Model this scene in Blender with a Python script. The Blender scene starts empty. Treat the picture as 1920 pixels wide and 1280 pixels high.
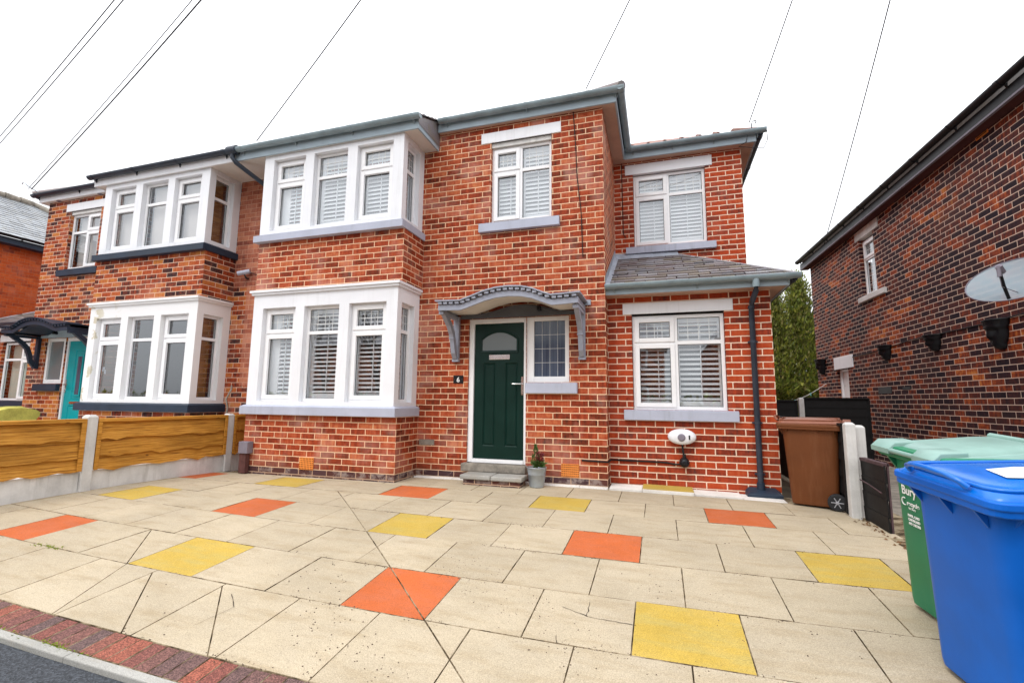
import bpy, bmesh, math, random
from mathutils import Vector, Matrix
random.seed(7)
R = math.radians
S = bpy.context.scene
COL = S.collection

# ------------------------------------------------------------------ materials
MATS = {}
class NT:
    def __init__(s, name):
        s.m = bpy.data.materials.new(name); s.m.use_nodes = True
        s.t = s.m.node_tree; s.t.nodes.clear()
        s.out = s.n('ShaderNodeOutputMaterial')
    def n(s, typ, **kw):
        o = s.t.nodes.new(typ)
        for k, v in kw.items():
            if k.startswith('_'): o.inputs[k[1:].replace('_', ' ')].default_value = v
            else: setattr(o, k, v)
        return o
    def l(s, a, b): s.t.links.new(a, b)
    def coord(s, which='Object', scale=(1,1,1)):
        c = s.n('ShaderNodeTexCoord'); mp = s.n('ShaderNodeMapping'); mp.inputs['Scale'].default_value = scale
        s.l(c.outputs[which], mp.inputs['Vector']); return mp.outputs['Vector']
    def noise(s, vec, scale, detail=3, rough=.55):
        o = s.n('ShaderNodeTexNoise'); o.inputs['Scale'].default_value = scale
        o.inputs['Detail'].default_value = detail; o.inputs['Roughness'].default_value = rough
        if vec is not None: s.l(vec, o.inputs['Vector'])
        return o.outputs['Fac']
    def ramp(s, fac, stops, interp='LINEAR'):
        o = s.n('ShaderNodeValToRGB'); e = o.color_ramp.elements; o.color_ramp.interpolation = interp
        while len(e) < len(stops): e.new(.5)
        for el, (p, c) in zip(e, stops):
            el.position = p; el.color = (c, c, c, 1) if isinstance(c, (int, float)) else (*c, 1)
        s.l(fac, o.inputs['Fac']); return o.outputs['Color']
    def mix(s, fac, a, b, typ='MIX'):
        o = s.n('ShaderNodeMix', data_type='RGBA', blend_type=typ)
        for i, v in ((0, fac), (6, a), (7, b)):
            if hasattr(v, 'links'): s.l(v, o.inputs[i])
            elif isinstance(v, (int, float)): o.inputs[i].default_value = v
            else: o.inputs[i].default_value = (*v, 1)
        return o.outputs[2]
    def math(s, op, a, b=0.0):
        o = s.n('ShaderNodeMath', operation=op)
        for i, v in ((0, a), (1, b)):
            if hasattr(v, 'links'): s.l(v, o.inputs[i])
            else: o.inputs[i].default_value = v
        return o.outputs[0]
    def bsdf(s, col, rough=.6, bump=None, strength=.3, dist=.01, metallic=0, spec=.5, coat=0):
        p = s.n('ShaderNodeBsdfPrincipled')
        for k, v in (('Base Color', col), ('Roughness', rough)):
            if hasattr(v, 'links'): s.l(v, p.inputs[k])
            elif isinstance(v, (int, float)): p.inputs[k].default_value = v
            else: p.inputs[k].default_value = (*v, 1)
        p.inputs['Metallic'].default_value = metallic
        p.inputs['Specular IOR Level'].default_value = spec
        p.inputs['Coat Weight'].default_value = coat
        if bump is not None:
            b = s.n('ShaderNodeBump'); b.inputs['Strength'].default_value = strength; b.inputs['Distance'].default_value = dist
            s.l(bump, b.inputs['Height']); s.l(b.outputs['Normal'], p.inputs['Normal'])
        s.l(p.outputs[0], s.out.inputs['Surface']); return p

def plain(name, col, rough=.5, var=.12, scale=6, bump=.08, metallic=0, spec=.28, coat=0, streak=0):
    s = NT(name); v = s.coord()
    n1 = s.noise(v, scale, 4); n2 = s.noise(v, scale*14, 2)
    lo = tuple(c*(1-var*1.6) for c in col); hi = tuple(min(1, c*(1+var)) for c in col)
    c = s.ramp(n1, [(.3, lo), (.7, hi)])
    c = s.mix(.25*min(1, var*4), c, s.ramp(n2, [(.3, lo), (.7, hi)]))
    if streak:   # rain marks running down the paint
        mp = s.n('ShaderNodeMapping'); mp.inputs['Scale'].default_value = (15, 15, .9); s.l(v, mp.inputs['Vector'])
        k = s.math('MULTIPLY', s.ramp(s.noise(mp.outputs[0], 1, 5, .7), [(.5, 0), (.72, 1)]), s.ramp(s.noise(v, 1.3, 3), [(.4, 0), (.65, streak)]))
        c = s.mix(k, c, tuple(q*.55 for q in (col[0], col[1]*.97, col[2]*.9)))
    rr = s.math('ADD', s.math('MULTIPLY', n1, .2), rough-.1)
    s.bsdf(c, rr, bump=n2, strength=bump, dist=.004, metallic=metallic, spec=spec, coat=coat)
    MATS[name] = s.m; return s.m

def brick(name, stops, mortar, bw=.2372, rh=.083, v0=.114, ms=.0055, eff=.25, foot=True, dark_eff=0., rough=.72, wob=.004, bvar=.55, bigv=.45):
    s = NT(name); c = s.n('ShaderNodeTexCoord'); uv = c.outputs['UV']
    wn = s.n('ShaderNodeTexNoise'); wn.inputs['Scale'].default_value = 9; wn.inputs['Detail'].default_value = 2; s.l(uv, wn.inputs['Vector'])
    sub = s.n('ShaderNodeVectorMath', operation='SUBTRACT'); s.l(wn.outputs['Color'], sub.inputs[0]); sub.inputs[1].default_value = (.5, .5, .5)
    sc = s.n('ShaderNodeVectorMath', operation='SCALE'); s.l(sub.outputs[0], sc.inputs[0]); sc.inputs['Scale'].default_value = wob*2
    ad = s.n('ShaderNodeVectorMath', operation='ADD'); s.l(uv, ad.inputs[0]); s.l(sc.outputs[0], ad.inputs[1])
    ad2 = s.n('ShaderNodeVectorMath', operation='ADD'); s.l(ad.outputs[0], ad2.inputs[0]); ad2.inputs[1].default_value = (200*bw, 200*rh-v0, 0)
    b = s.n('ShaderNodeTexBrick'); s.l(ad2.outputs[0], b.inputs['Vector'])
    b.offset = .5; b.offset_frequency = 2
    for k, v in (('Scale', 1), ('Mortar Size', ms), ('Mortar Smooth', .25), ('Bias', 0), ('Brick Width', bw), ('Row Height', rh)): b.inputs[k].default_value = v
    b.inputs['Color1'].default_value = (0, 0, 0, 1); b.inputs['Color2'].default_value = (1, 1, 1, 1); b.inputs['Mortar'].default_value = (.5, .5, .5, 1)
    # brick-sized value, a little smeared by vertical drags and fire marks
    mp = s.n('ShaderNodeMapping'); mp.inputs['Scale'].default_value = (26, 5, 1); s.l(uv, mp.inputs['Vector'])
    drag = s.noise(mp.outputs[0], 1.0, 4, .65)
    sp = s.n('ShaderNodeSeparateColor'); s.l(b.outputs['Color'], sp.inputs[0])
    val = s.math('ADD', s.math('MULTIPLY', sp.outputs[0], bvar), s.math('MULTIPLY', s.math('SUBTRACT', drag, .5), .95))
    mp3 = s.n('ShaderNodeMapping'); mp3.inputs['Scale'].default_value = (7, 14, 1); s.l(uv, mp3.inputs['Vector'])
    val = s.math('ADD', val, s.math('MULTIPLY', s.math('SUBTRACT', s.noise(mp3.outputs[0], 1.0, 5, .7), .5), .75))
    big = s.noise(uv, .55, 3)
    val = s.math('ADD', val, s.math('MULTIPLY', s.math('SUBTRACT', big, .5), bigv))
    val = s.math('ADD', val, (1-bvar)/2)
    col = s.ramp(val, stops)
    grain = s.noise(uv, 160, 3, .7)
    col = s.mix(.35, col, s.ramp(grain, [(.3, .35), (.7, .75)]), 'OVERLAY')
    # pale salt bloom
    e1 = s.noise(uv, 1.6, 4, .6)
    em = s.ramp(e1, [(.5, 0), (.72, eff)])
    col = s.mix(em, col, (.62, .40, .33))
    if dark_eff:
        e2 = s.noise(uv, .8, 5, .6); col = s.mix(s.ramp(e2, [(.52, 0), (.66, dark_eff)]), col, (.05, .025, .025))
    mcol = s.mix(s.noise(uv, 3, 3), tuple(c*.72 for c in mortar), tuple(min(1, c*1.12) for c in mortar))
    mcol = s.mix(.3, mcol, s.ramp(grain, [(.3, .3), (.7, .8)]), 'OVERLAY')
    if foot:   # engineering bricks of the lowest course, with old limewash on them
        sx = s.n('ShaderNodeSeparateXYZ'); s.l(uv, sx.inputs[0])
        low = s.ramp(s.math('ADD', s.math('MULTIPLY', sx.outputs[1], 2.2), .25), [(.49, 1.), (.505, 0.)])
        dk = s.ramp(sp.outputs[0], [(0, (.035, .03, .05)), (.5, (.12, .04, .035)), (1, (.05, .05, .08))])
        dk = s.mix(s.ramp(s.noise(uv, 5, 4, .7), [(.5, 0), (.6, .75)]), dk, (.5, .42, .38))
        col = s.mix(low, col, dk)
        mcol = s.mix(s.math('MULTIPLY', low, .6), mcol, (.3, .2, .15))
        low2 = s.ramp(s.math('ADD', s.math('ADD', s.math('MULTIPLY', sx.outputs[1], .8), .2), s.math('MULTIPLY', s.noise(uv, 2.2, 3), .25)), [(.38, .5), (.56, 0.)])
        col = s.mix(low2, col, (.09, .035, .022))
    mf = b.outputs['Fac']
    out = s.mix(mf, col, mcol)
    h = s.math('ADD', s.math('MULTIPLY', s.math('SUBTRACT', 1., mf), 1.), s.math('MULTIPLY', grain, .25))
    h = s.math('ADD', h, s.math('MULTIPLY', sp.outputs[0], .25))
    s.bsdf(out, rough, bump=h, strength=.7, dist=.007, spec=.12)
    MATS[name] = s.m; return s.m

brick('brick_red', [(.05, (.065, .020, .013)), (.2, (.16, .030, .012)), (.38, (.24, .038, .016)), (.54, (.34, .056, .020)), (.72, (.42, .095, .040)), (.95, (.53, .17, .065))], (.86, .56, .36), eff=.42, ms=.0068)
brick('brick_ext', [(.05, (.09, .028, .022)), (.22, (.20, .030, .014)), (.45, (.32, .046, .018)), (.7, (.41, .055, .016)), (.95, (.45, .095, .035))], (.86, .62, .46), eff=.10, foot=False, ms=.0078)
brick('brick_left', [(.04, (.035, .018, .02)), (.20, (.085, .027, .02)), (.36, (.22, .04, .018)), (.58, (.36, .065, .020)), (.78, (.44, .12, .04)), (.95, (.50, .19, .04))], (.82, .57, .42), eff=.25, bvar=.8)
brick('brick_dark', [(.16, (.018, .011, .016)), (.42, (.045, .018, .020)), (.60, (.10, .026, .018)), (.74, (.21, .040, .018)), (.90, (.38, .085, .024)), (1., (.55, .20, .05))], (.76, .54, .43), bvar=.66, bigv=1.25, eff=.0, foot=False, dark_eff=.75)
brick('brick_orange', [(.1, (.22, .045, .025)), (.35, (.40, .07, .02)), (.7, (.50, .09, .022)), (.95, (.54, .13, .04))], (.45, .16, .08), eff=.15, foot=False, ms=.004)
brick('brick_party', [(.1, (.17, .05, .035)), (.4, (.33, .10, .06)), (.7, (.46, .17, .10)), (.95, (.52, .22, .12))], (.62, .34, .23), eff=.3, foot=False, ms=.005)

def slate(name, cols, rough=.45):
    s = NT(name); g = s.n('ShaderNodeNewGeometry')
    c = s.ramp(g.outputs['Random Per Island'], [(i/(len(cols)-1), k) for i, k in enumerate(cols)])
    v = s.coord(); n = s.noise(v, 9, 5, .65)
    c = s.mix(s.ramp(n, [(.45, 0), (.7, .55)]), c, (.20, .17, .10))
    c = s.mix(.3, c, s.ramp(s.noise(v, 60, 3), [(.3, .3), (.7, .75)]), 'OVERLAY')
    s.bsdf(c, rough, bump=s.noise(v, 30, 4), strength=.35, dist=.006)
    MATS[name] = s.m
slate('slate_grey', [(.10, .10, .12), (.25, .24, .26), (.16, .135, .14), (.32, .31, .34), (.14, .10, .105), (.22, .19, .15)])
slate('slate_pale', [(.20, .215, .235), (.32, .345, .37), (.25, .27, .30)], .35)
slate('tile_red', [(.22, .08, .06), (.30, .13, .10), (.16, .07, .06)], .7)

# driveway slabs
def slabmat(name, col, speck, stain=(.30, .22, .12)):
    s = NT(name); g = s.n('ShaderNodeNewGeometry'); v = s.coord()
    rnd = g.outputs['Random Per Island']
    c = s.mix(s.ramp(rnd, [(0, 0), (1, 1)]), tuple(a*.93 for a in col), tuple(min(1, a*1.06) for a in col))
    big = s.noise(v, 1.3, 5, .6)
    c = s.mix(s.ramp(big, [(.40, 0), (.72, .6)]), c, tuple(a*.66 for a in col))
    c = s.mix(s.ramp(s.noise(v, 4.5, 6, .7), [(.45, 0), (.75, .5)]), c, tuple(min(1, a*.88+.06) for a in col))
    mp = s.n('ShaderNodeMapping'); mp.inputs['Scale'].default_value = (1.2, 5, 1); mp.inputs['Rotation'].default_value = (0, 0, .15); s.l(v, mp.inputs['Vector'])
    c = s.mix(s.ramp(s.noise(mp.outputs[0], 2.1, 5, .65), [(.48, 0), (.72, .5)]), c, stain)
    fine = s.noise(v, 170, 3, .75)
    c = s.mix(.6, c, s.ramp(fine, [(.3, .22), (.7, .78)]), 'OVERLAY')
    vo = s.n('ShaderNodeTexVoronoi'); vo.inputs['Scale'].default_value = 36; s.l(v, vo.inputs['Vector'])
    spot = s.ramp(vo.outputs['Distance'], [(.05, 1), (.1, 0)])
    patch = s.ramp(s.noise(v, 1.1, 4, .6), [(.5, 0), (.62, 1)])
    c = s.mix(s.math('MULTIPLY', s.math('MULTIPLY', spot, patch), .8), c, (.05, .035, .02))
    s.bsdf(c, .78, bump=fine, strength=.25, dist=.003, spec=.3)
    MATS[name] = s.m
slabmat('slab_buff', (.455, .378, .265), 0)
slabmat('slab_red', (.50, .115, .030), 0, (.40, .12, .06))
slabmat('slab_yellow', (.50, .34, .06), 0, (.36, .33, .14))
slabmat('slab_white', (.80, .77, .72), 0, (.5, .45, .4))
slabmat('kerb_stone', (.37, .36, .33), 0)
def speck(name, a, b, c3, scale=220, rough=.85):
    s = NT(name); g = s.n('ShaderNodeNewGeometry'); v = s.coord()
    base = s.ramp(g.outputs['Random Per Island'], [(0, a), (.5, b), (1, c3)])
    vo = s.n('ShaderNodeTexVoronoi'); vo.inputs['Scale'].default_value = scale; s.l(v, vo.inputs['Vector'])
    sp = s.n('ShaderNodeSeparateColor'); s.l(vo.outputs['Color'], sp.inputs[0])
    c = s.mix(.75, base, s.ramp(sp.outputs[0], [(0, .12), (.6, .5), (1, .95)]), 'OVERLAY')
    s.bsdf(c, rough, bump=vo.outputs['Distance'], strength=.7, dist=.006, spec=.4)
    MATS[name] = s.m
speck('block_paver', (.24, .072, .052), (.13, .08, .075), (.31, .095, .06), 190)
speck('asphalt', (.048, .053, .062), (.048, .053, .062), (.055, .06, .068), 120)
s = NT('joint'); v = s.coord()
jc = s.ramp(s.noise(v, 9, 4, .7), [(.40, (.07, .05, .03)), (.50, (.22, .165, .10)), (.60, (.38, .31, .21))]); s.bsdf(jc, .95, bump=s.noise(v, 90, 3), strength=.5, dist=.004, spec=.1); MATS['joint'] = s.m
plain('soil', (.16, .13, .09), .95, .3, 4)
plain('concrete', (.64, .63, .61), .85, .16, 3, .3, streak=.8)
plain('concrete_old', (.27, .24, .20), .9, .35, 8, .5)
plain('white_paint', (.80, .81, .84), .45, .03, 2, streak=.3)
plain('upvc', (.86, .86, .87), .28, .02, 2, 0)
plain('shutter_white', (.82, .82, .80), .4, .02, 2, 0)
plain('sill_grey', (.44, .465, .56), .5, .06, 3, streak=.5)
plain('gutter_grey', (.26, .33, .36), .4, .15, 5)
plain('fascia_grey', (.38, .47, .53), .42, .07, 4)
plain('soffit_brown', (.55, .36, .27), .6, .1, 3)
plain('soffit_white', (.74, .70, .64), .6, .05, 3)
plain('navy', (.022, .036, .060), .45, .15, 4)
plain('black_plastic', (.009, .0095, .012), .4, .2, 5)
plain('pipe_grey', (.038, .047, .065), .4, .2, 5)
plain('door_green', (.0008, .021, .015), .40, .1, 4, 0, spec=.25)
plain('door_teal', (.0, .30, .33), .35, .08, 4)
plain('chrome', (.75, .75, .75), .18, .02, 3, 0, metallic=1)
plain('canopy_grey', (.33, .35, .42), .5, .1, 5)
plain('canopy_dark', (.10, .105, .12), .6, .1, 5)
plain('lead', (.33, .36, .42), .45, .18, 5)
plain('interior', (.10, .08, .075), .9, .2, 2)
plain('interior_red', (.10, .035, .035), .9, .2, 2)
plain('blind_beige', (.66, .60, .54), .8, .05, 3)
plain('blind_green', (.62, .68, .55), .8, .05, 3)
plain('terracotta', (.82, .27, .055), .7, .1, 20)
plain('hole', (.02, .012, .01), .9, .1, 20)
plain('grey_box', (.22, .20, .24), .6, .1, 8)
plain('rust_pipe', (.12, .05, .045), .7, .25, 12)
plain('tree_bark', (.10, .07, .05), .9, .3, 12)
plain('wood_pole', (.16, .12, .09), .85, .25, 8)
plain('zinc', (.42, .47, .52), .35, .12, 9, metallic=.55)
plain('rope', (.72, .72, .70), .8, .1, 20)
plain('peg', (.2, .62, .6), .5, .1, 20)
plain('rubber', (.022, .022, .024), .7, .2, 20)
plain('hub_grey', (.35, .35, .37), .4, .1, 20)
plain('paper', (.86, .86, .85), .6, .02, 20)
plain('toy_orange', (.75, .2, .03), .5, .1, 20)
plain('stone', (.48, .40, .28), .9, .2, 20, .5)
plain('tarp', (.50, .46, .10), .6, .35, 4, .3)
plain('wire_grey', (.06, .06, .065), .6, .1, 20)
plain('wire_black', (.012, .012, .013), .6, .1, 20)
plain('render_old', (.80, .79, .77), .6, .03, 2)
plain('fence_black', (.008, .0075, .008), .6, .3, 12)
plain('fence_trim', (.085, .05, .055), .7, .3, 12)

def wood(name, a, b, dark):
    s = NT(name); g = s.n('ShaderNodeNewGeometry'); c0 = s.n('ShaderNodeTexCoord')
    cm = s.n('ShaderNodeCombineXYZ'); s.l(s.math('MULTIPLY', g.outputs['Random Per Island'], 40.), cm.inputs[0])
    ad = s.n('ShaderNodeVectorMath', operation='ADD'); s.l(c0.outputs['Object'], ad.inputs[0]); s.l(cm.outputs[0], ad.inputs[1])
    wn = s.n('ShaderNodeTexNoise'); wn.inputs['Scale'].default_value = 2.2; wn.inputs['Detail'].default_value = 2; s.l(ad.outputs[0], wn.inputs['Vector'])
    sc = s.n('ShaderNodeVectorMath', operation='SCALE'); s.l(wn.outputs['Color'], sc.inputs[0]); sc.inputs['Scale'].default_value = .016
    a2 = s.n('ShaderNodeVectorMath', operation='ADD'); s.l(ad.outputs[0], a2.inputs[0]); s.l(sc.outputs[0], a2.inputs[1])
    mp = s.n('ShaderNodeMapping'); mp.inputs['Scale'].default_value = (1.0, 1.0, 34); s.l(a2.outputs[0], mp.inputs['Vector'])
    n = s.noise(mp.outputs[0], 2.2, 7, .68)
    mp4 = s.n('ShaderNodeMapping'); mp4.inputs['Scale'].default_value = (2.5, 2.5, 120); s.l(a2.outputs[0], mp4.inputs['Vector'])
    n2 = s.noise(mp4.outputs[0], 2., 4, .7)
    c = s.ramp(n, [(.34, dark), (.46, a), (.58, b), (.72, a), (.8, dark)])
    c = s.mix(.5, c, s.ramp(n2, [(.35, .25), (.6, .6)]), 'OVERLAY')
    c = s.mix(s.ramp(s.noise(ad.outputs[0], 1.6, 4), [(.42, 0), (.7, .6)]), c, tuple(q*.45 for q in a))
    vo = s.n('ShaderNodeTexVoronoi'); vo.inputs['Scale'].default_value = 1; mp2 = s.n('ShaderNodeMapping'); mp2.inputs['Scale'].default_value = (3.2, 3.2, 7); s.l(ad.outputs[0], mp2.inputs['Vector']); s.l(mp2.outputs[0], vo.inputs['Vector'])
    c = s.mix(s.ramp(vo.outputs['Distance'], [(.04, .9), (.09, 0)]), c, tuple(q*.7 for q in dark))
    s.bsdf(c, .62, bump=n, strength=.5, dist=.005, spec=.2); MATS[name] = s.m
wood('fence_wood', (.52, .225, .028), (.66, .33, .06), (.17, .062, .014))
wood('wood_blind', (.30, .16, .04), (.38, .21, .06), (.17, .08, .02))

def binmat(name, col, dirt, rough=.38, scuff=.5, spec=.28):
    s = NT(name); v = s.coord()
    n = s.noise(v, 2.5, 4); c = s.mix(s.ramp(n, [(.35, 0), (.7, 1)]), tuple(a*.85 for a in col), tuple(min(1, a*1.1) for a in col))
    mp = s.n('ShaderNodeMapping'); mp.inputs['Scale'].default_value = (14, 14, 1.5); s.l(v, mp.inputs['Vector'])
    c = s.mix(s.ramp(s.noise(mp.outputs[0], 1, 4, .7), [(.52, 0), (.75, scuff*.5)]), c, dirt)
    c = s.mix(s.ramp(s.noise(v, 60, 3, .8), [(.72, 0), (.78, scuff)]), c, (.6, .58, .55))
    s.bsdf(c, s.math('ADD', s.math('MULTIPLY', n, .25), rough-.08), bump=s.noise(v, 240, 2), strength=.10, dist=.002, spec=spec)
    MATS[name] = s.m
binmat('bin_blue', (.0, .12, .56), (.0, .07, .34), .42, .22)
binmat('bin_blue_lid', (.0, .15, .62), (.05, .25, .70), .22, .25, .55)
binmat('bin_green', (.02, .21, .10), (.12, .30, .15), .42, .4)
binmat('bin_green_lid', (.24, .385, .34), (.35, .55, .48), .35, .2)
binmat('bin_brown', (.145, .045, .013), (.26, .12, .06), .5, .5)
binmat('bin_brown_lid', (.24, .085, .048), (.40, .22, .15), .35, .3)

def leafm(name, cols):
    s = NT(name); g = s.n('ShaderNodeNewGeometry')
    c = s.ramp(g.outputs['Random Per Island'], [(i/(len(cols)-1), k) for i, k in enumerate(cols)])
    c = s.mix(s.ramp(s.noise(s.coord(), 2.2, 3, .6), [(.40, .6), (.58, 0)]), c, tuple(q*.5 for q in cols[0]))
    p = s.bsdf(c, .6, spec=.3); 
    tr = s.n('ShaderNodeBsdfTranslucent'); s.l(c, tr.inputs['Color']); mx = s.n('ShaderNodeMixShader'); mx.inputs[0].default_value = .25
    s.l(p.outputs[0], mx.inputs[1]); s.l(tr.outputs[0], mx.inputs[2]); s.l(mx.outputs[0], s.out.inputs['Surface']); MATS[name] = s.m
leafm('leaf_conifer', [(.08, .12, .022), (.22, .26, .03), (.36, .36, .055), (.13, .19, .025), (.36, .30, .10), (.09, .12, .035)])
leafm('leaf_plant', [(.05, .12, .02), (.12, .22, .05), (.22, .32, .12), (.08, .16, .03)])
leafm('leaf_heather', [(.18, .02, .03), (.30, .05, .06), (.10, .02, .02)])
leafm('leaf_weed', [(.22, .30, .02), (.34, .40, .04), (.14, .22, .03)])
leafm('leaf_litter', [(.26, .12, .05), (.16, .08, .04), (.34, .2, .08)])

def glassm(name, tint=(.95, .97, 1), refl=.215):
    s = NT(name)
    lw = s.n('ShaderNodeLayerWeight'); lw.inputs['Blend'].default_value = .5
    fac = s.math('ADD', s.math('MULTIPLY', s.math('POWER', lw.outputs['Facing'], 4.), .8), refl)
    tr = s.n('ShaderNodeBsdfTransparent'); tr.inputs['Color'].default_value = (*[t*.92 for t in tint], 1)
    gl = s.n('ShaderNodeBsdfGlossy'); gl.inputs['Roughness'].default_value = .02; gl.inputs['Color'].default_value = (.92, .96, 1, 1)
    v = s.coord(); b = s.n('ShaderNodeBump'); b.inputs['Strength'].default_value = .04; b.inputs['Distance'].default_value = .02
    s.l(s.noise(v, 2.5, 1), b.inputs['Height']); s.l(b.outputs[0], gl.inputs['Normal'])
    mx = s.n('ShaderNodeMixShader'); s.l(fac, mx.inputs[0]); s.l(tr.outputs[0], mx.inputs[1]); s.l(gl.outputs[0], mx.inputs[2])
    s.l(mx.outputs[0], s.out.inputs['Surface']); MATS[name] = s.m
glassm('glass')
s = NT('frosted'); v = s.coord(); s.bsdf((.16, .19, .20), .12, bump=s.noise(v, 70, 2), strength=.3, dist=.004); MATS['frosted'] = s.m
s = NT('side_glass'); v = s.coord(); mp = s.n('ShaderNodeMapping'); mp.inputs['Scale'].default_value = (30, 1, 1); s.l(v, mp.inputs['Vector'])
s.bsdf(s.ramp(s.noise(mp.outputs[0], 1, 3), [(.3, (.035, .05, .085)), (.7, (.09, .12, .17))]), .08); MATS['side_glass'] = s.m
# perforated dish: fine holes let the wall show through
s = NT('dish_mesh'); p = s.bsdf((.33, .41, .46), .45, metallic=.2); tr = s.n('ShaderNodeBsdfTransparent')
mx = s.n('ShaderNodeMixShader'); mx.inputs[0].default_value = .62; s.l(tr.outputs[0], mx.inputs[1]); s.l(p.outputs[0], mx.inputs[2]); s.l(mx.outputs[0], s.out.inputs['Surface']); MATS['dish_mesh'] = s.m
# old paint coming off render
s = NT('paint_peeling'); v = s.coord()
pk = s.noise(v, 5.5, 6, .62); sx = s.n('ShaderNodeSeparateXYZ'); gg = s.n('ShaderNodeNewGeometry'); s.l(gg.outputs['Position'], sx.inputs[0])
reg = s.math('MULTIPLY', s.ramp(s.math('MULTIPLY', s.math('ADD', sx.outputs[0], 9.2), .5), [(.15, 1), (.55, .0)]), 1.)
c = s.mix(s.math('MULTIPLY', s.ramp(pk, [(.56, 0), (.60, 1)]), reg), (.80, .80, .80), (.55, .50, .36))
s.bsdf(c, .5, bump=pk, strength=.2, dist=.005); MATS['paint_peeling'] = s.m

# ------------------------------------------------------------------ mesh builder
class MB:
    def __init__(s, xf=None): s.v = []; s.f = []; s.mi = []; s.xf = xf; s.sm = []
    def add(s, vs, fs, mi=0, smooth=False):
        k = len(s.v)
        for p in vs:
            p = Vector(p); s.v.append(s.xf(p) if s.xf else p)
        fl = False
        if s.xf:
            o = s.xf(Vector((0, 0, 0))); e = [s.xf(Vector(q))-o for q in ((1, 0, 0), (0, 1, 0), (0, 0, 1))]; fl = e[0].cross(e[1]).dot(e[2]) < 0
        for f in fs: s.f.append([k+i for i in (f[::-1] if fl else f)]); s.mi.append(mi); s.sm.append(smooth)
    def box(s, x0, x1, y0, y1, z0, z1, mi=0):
        if x0 > x1: x0, x1 = x1, x0
        if y0 > y1: y0, y1 = y1, y0
        s.add([(x0,y0,z0),(x1,y0,z0),(x1,y1,z0),(x0,y1,z0),(x0,y0,z1),(x1,y0,z1),(x1,y1,z1),(x0,y1,z1)],
              [(0,3,2,1),(4,5,6,7),(0,1,5,4),(1,2,6,5),(2,3,7,6),(3,0,4,7)], mi)
    def quad(s, a, b, c, d, mi=0): s.add([a, b, c, d], [(0,1,2,3)], mi)
    def prism(s, pts, off, mi=0, smooth=False):
        n = len(pts); off = Vector(off); pts = [Vector(p) for p in pts]
        s.add(pts+[p+off for p in pts], [tuple(range(n))[::-1], tuple(range(n, 2*n))], mi)
        s.add(pts+[p+off for p in pts], [(i, (i+1) % n, n+(i+1) % n, n+i) for i in range(n)], mi, smooth)
    def tube(s, path, r, n=8, mi=0, cap=True):
        path = [Vector(p) for p in path]; rings = []; up = Vector((0, 0, 1))
        rr = r if isinstance(r, (list, tuple)) else [r]*len(path)
        for i, p in enumerate(path):
            d = (path[min(i+1, len(path)-1)]-path[max(i-1, 0)]).normalized()
            a = d.cross(up) if abs(d.z) < .95 else d.cross(Vector((1, 0, 0))); a.normalize(); b = d.cross(a)
            rings.append([p+(a*math.cos(t)+b*math.sin(t))*rr[i] for t in [2*math.pi*k/n for k in range(n)]])
        s.loft(rings, mi, True, cap)
    def loft(s, rings, mi=0, smooth=True, cap=True):
        n = len(rings[0]); vs = [p for r in rings for p in r]; fs = []
        for i in range(len(rings)-1):
            for k in range(n): fs.append((i*n+k, i*n+(k+1) % n, (i+1)*n+(k+1) % n, (i+1)*n+k))
        s.add(vs, fs, mi, smooth)
        if cap: s.add(list(rings[0]), [tuple(range(n))[::-1]], mi); s.add(list(rings[-1]), [tuple(range(n))], mi)

GROUNDLOC = {}
def wloc(o):
    return GROUNDLOC.get(o.name, Vector((0, 0, 0))) if o else Vector((0, 0, 0))
def build(name, mb, mat, parent=None, loc=None, bevel=0, smooth=False, weld=False):
    mats = mat if isinstance(mat, (list, tuple)) else [mat]
    off = wloc(parent) if parent else Vector(loc or (0, 0, 0))
    me = bpy.data.meshes.new(name)
    me.from_pydata([tuple(v-off) for v in mb.v], [], mb.f)
    for m in mats: me.materials.append(MATS[m])
    uvl = me.uv_layers.new(name='UVMap')
    for p in me.polygons:
        p.material_index = mb.mi[p.index]; p.use_smooth = smooth or mb.sm[p.index]
        n = p.normal
        if abs(n.z) > .93: t = Vector((1, 0, 0)); b = Vector((0, 1, 0))
        else:
            t = Vector((-n.y, n.x, 0)).normalized()
            if abs(t.x) > abs(t.y):
                if t.x < 0: t = -t
            elif t.y < 0: t = -t
            b = Vector((0, 0, 1)) if abs(n.z) < .2 else n.cross(t)
            if b.z < 0: b = -b
        for li in p.loop_indices:
            w = mb.v[me.loops[li].vertex_index]
            uvl.data[li].uv = (w.dot(t), w.dot(b))
    o = bpy.data.objects.new(name, me); COL.objects.link(o)
    if parent: o.parent = parent
    else: o.location = off
    GROUNDLOC[o.name] = Vector(off)
    if bevel:
        md = o.modifiers.new('Bevel', 'BEVEL'); md.width = bevel; md.segments = 2; md.limit_method = 'ANGLE'; md.angle_limit = R(40)
    return o
def tag(o, label, cat, group=None):
    o['label'] = label; o['category'] = cat
    if group: o['group'] = group
    return o
def thing(name, loc, label, cat, group=None):
    o = bpy.data.objects.new(name, None); COL.objects.link(o); o.location = loc; o.empty_display_size = .2
    GROUNDLOC[o.name] = Vector(loc); return tag(o, label, cat, group)
def structure(o, kind='structure'): o['kind'] = kind; return o
def copy_tree(o, parent=None):
    c = o.copy(); COL.objects.link(c); c.parent = parent
    GROUNDLOC[c.name] = GROUNDLOC.get(o.name, Vector())
    for ch in list(o.children): copy_tree(ch, c)
    return c

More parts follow.
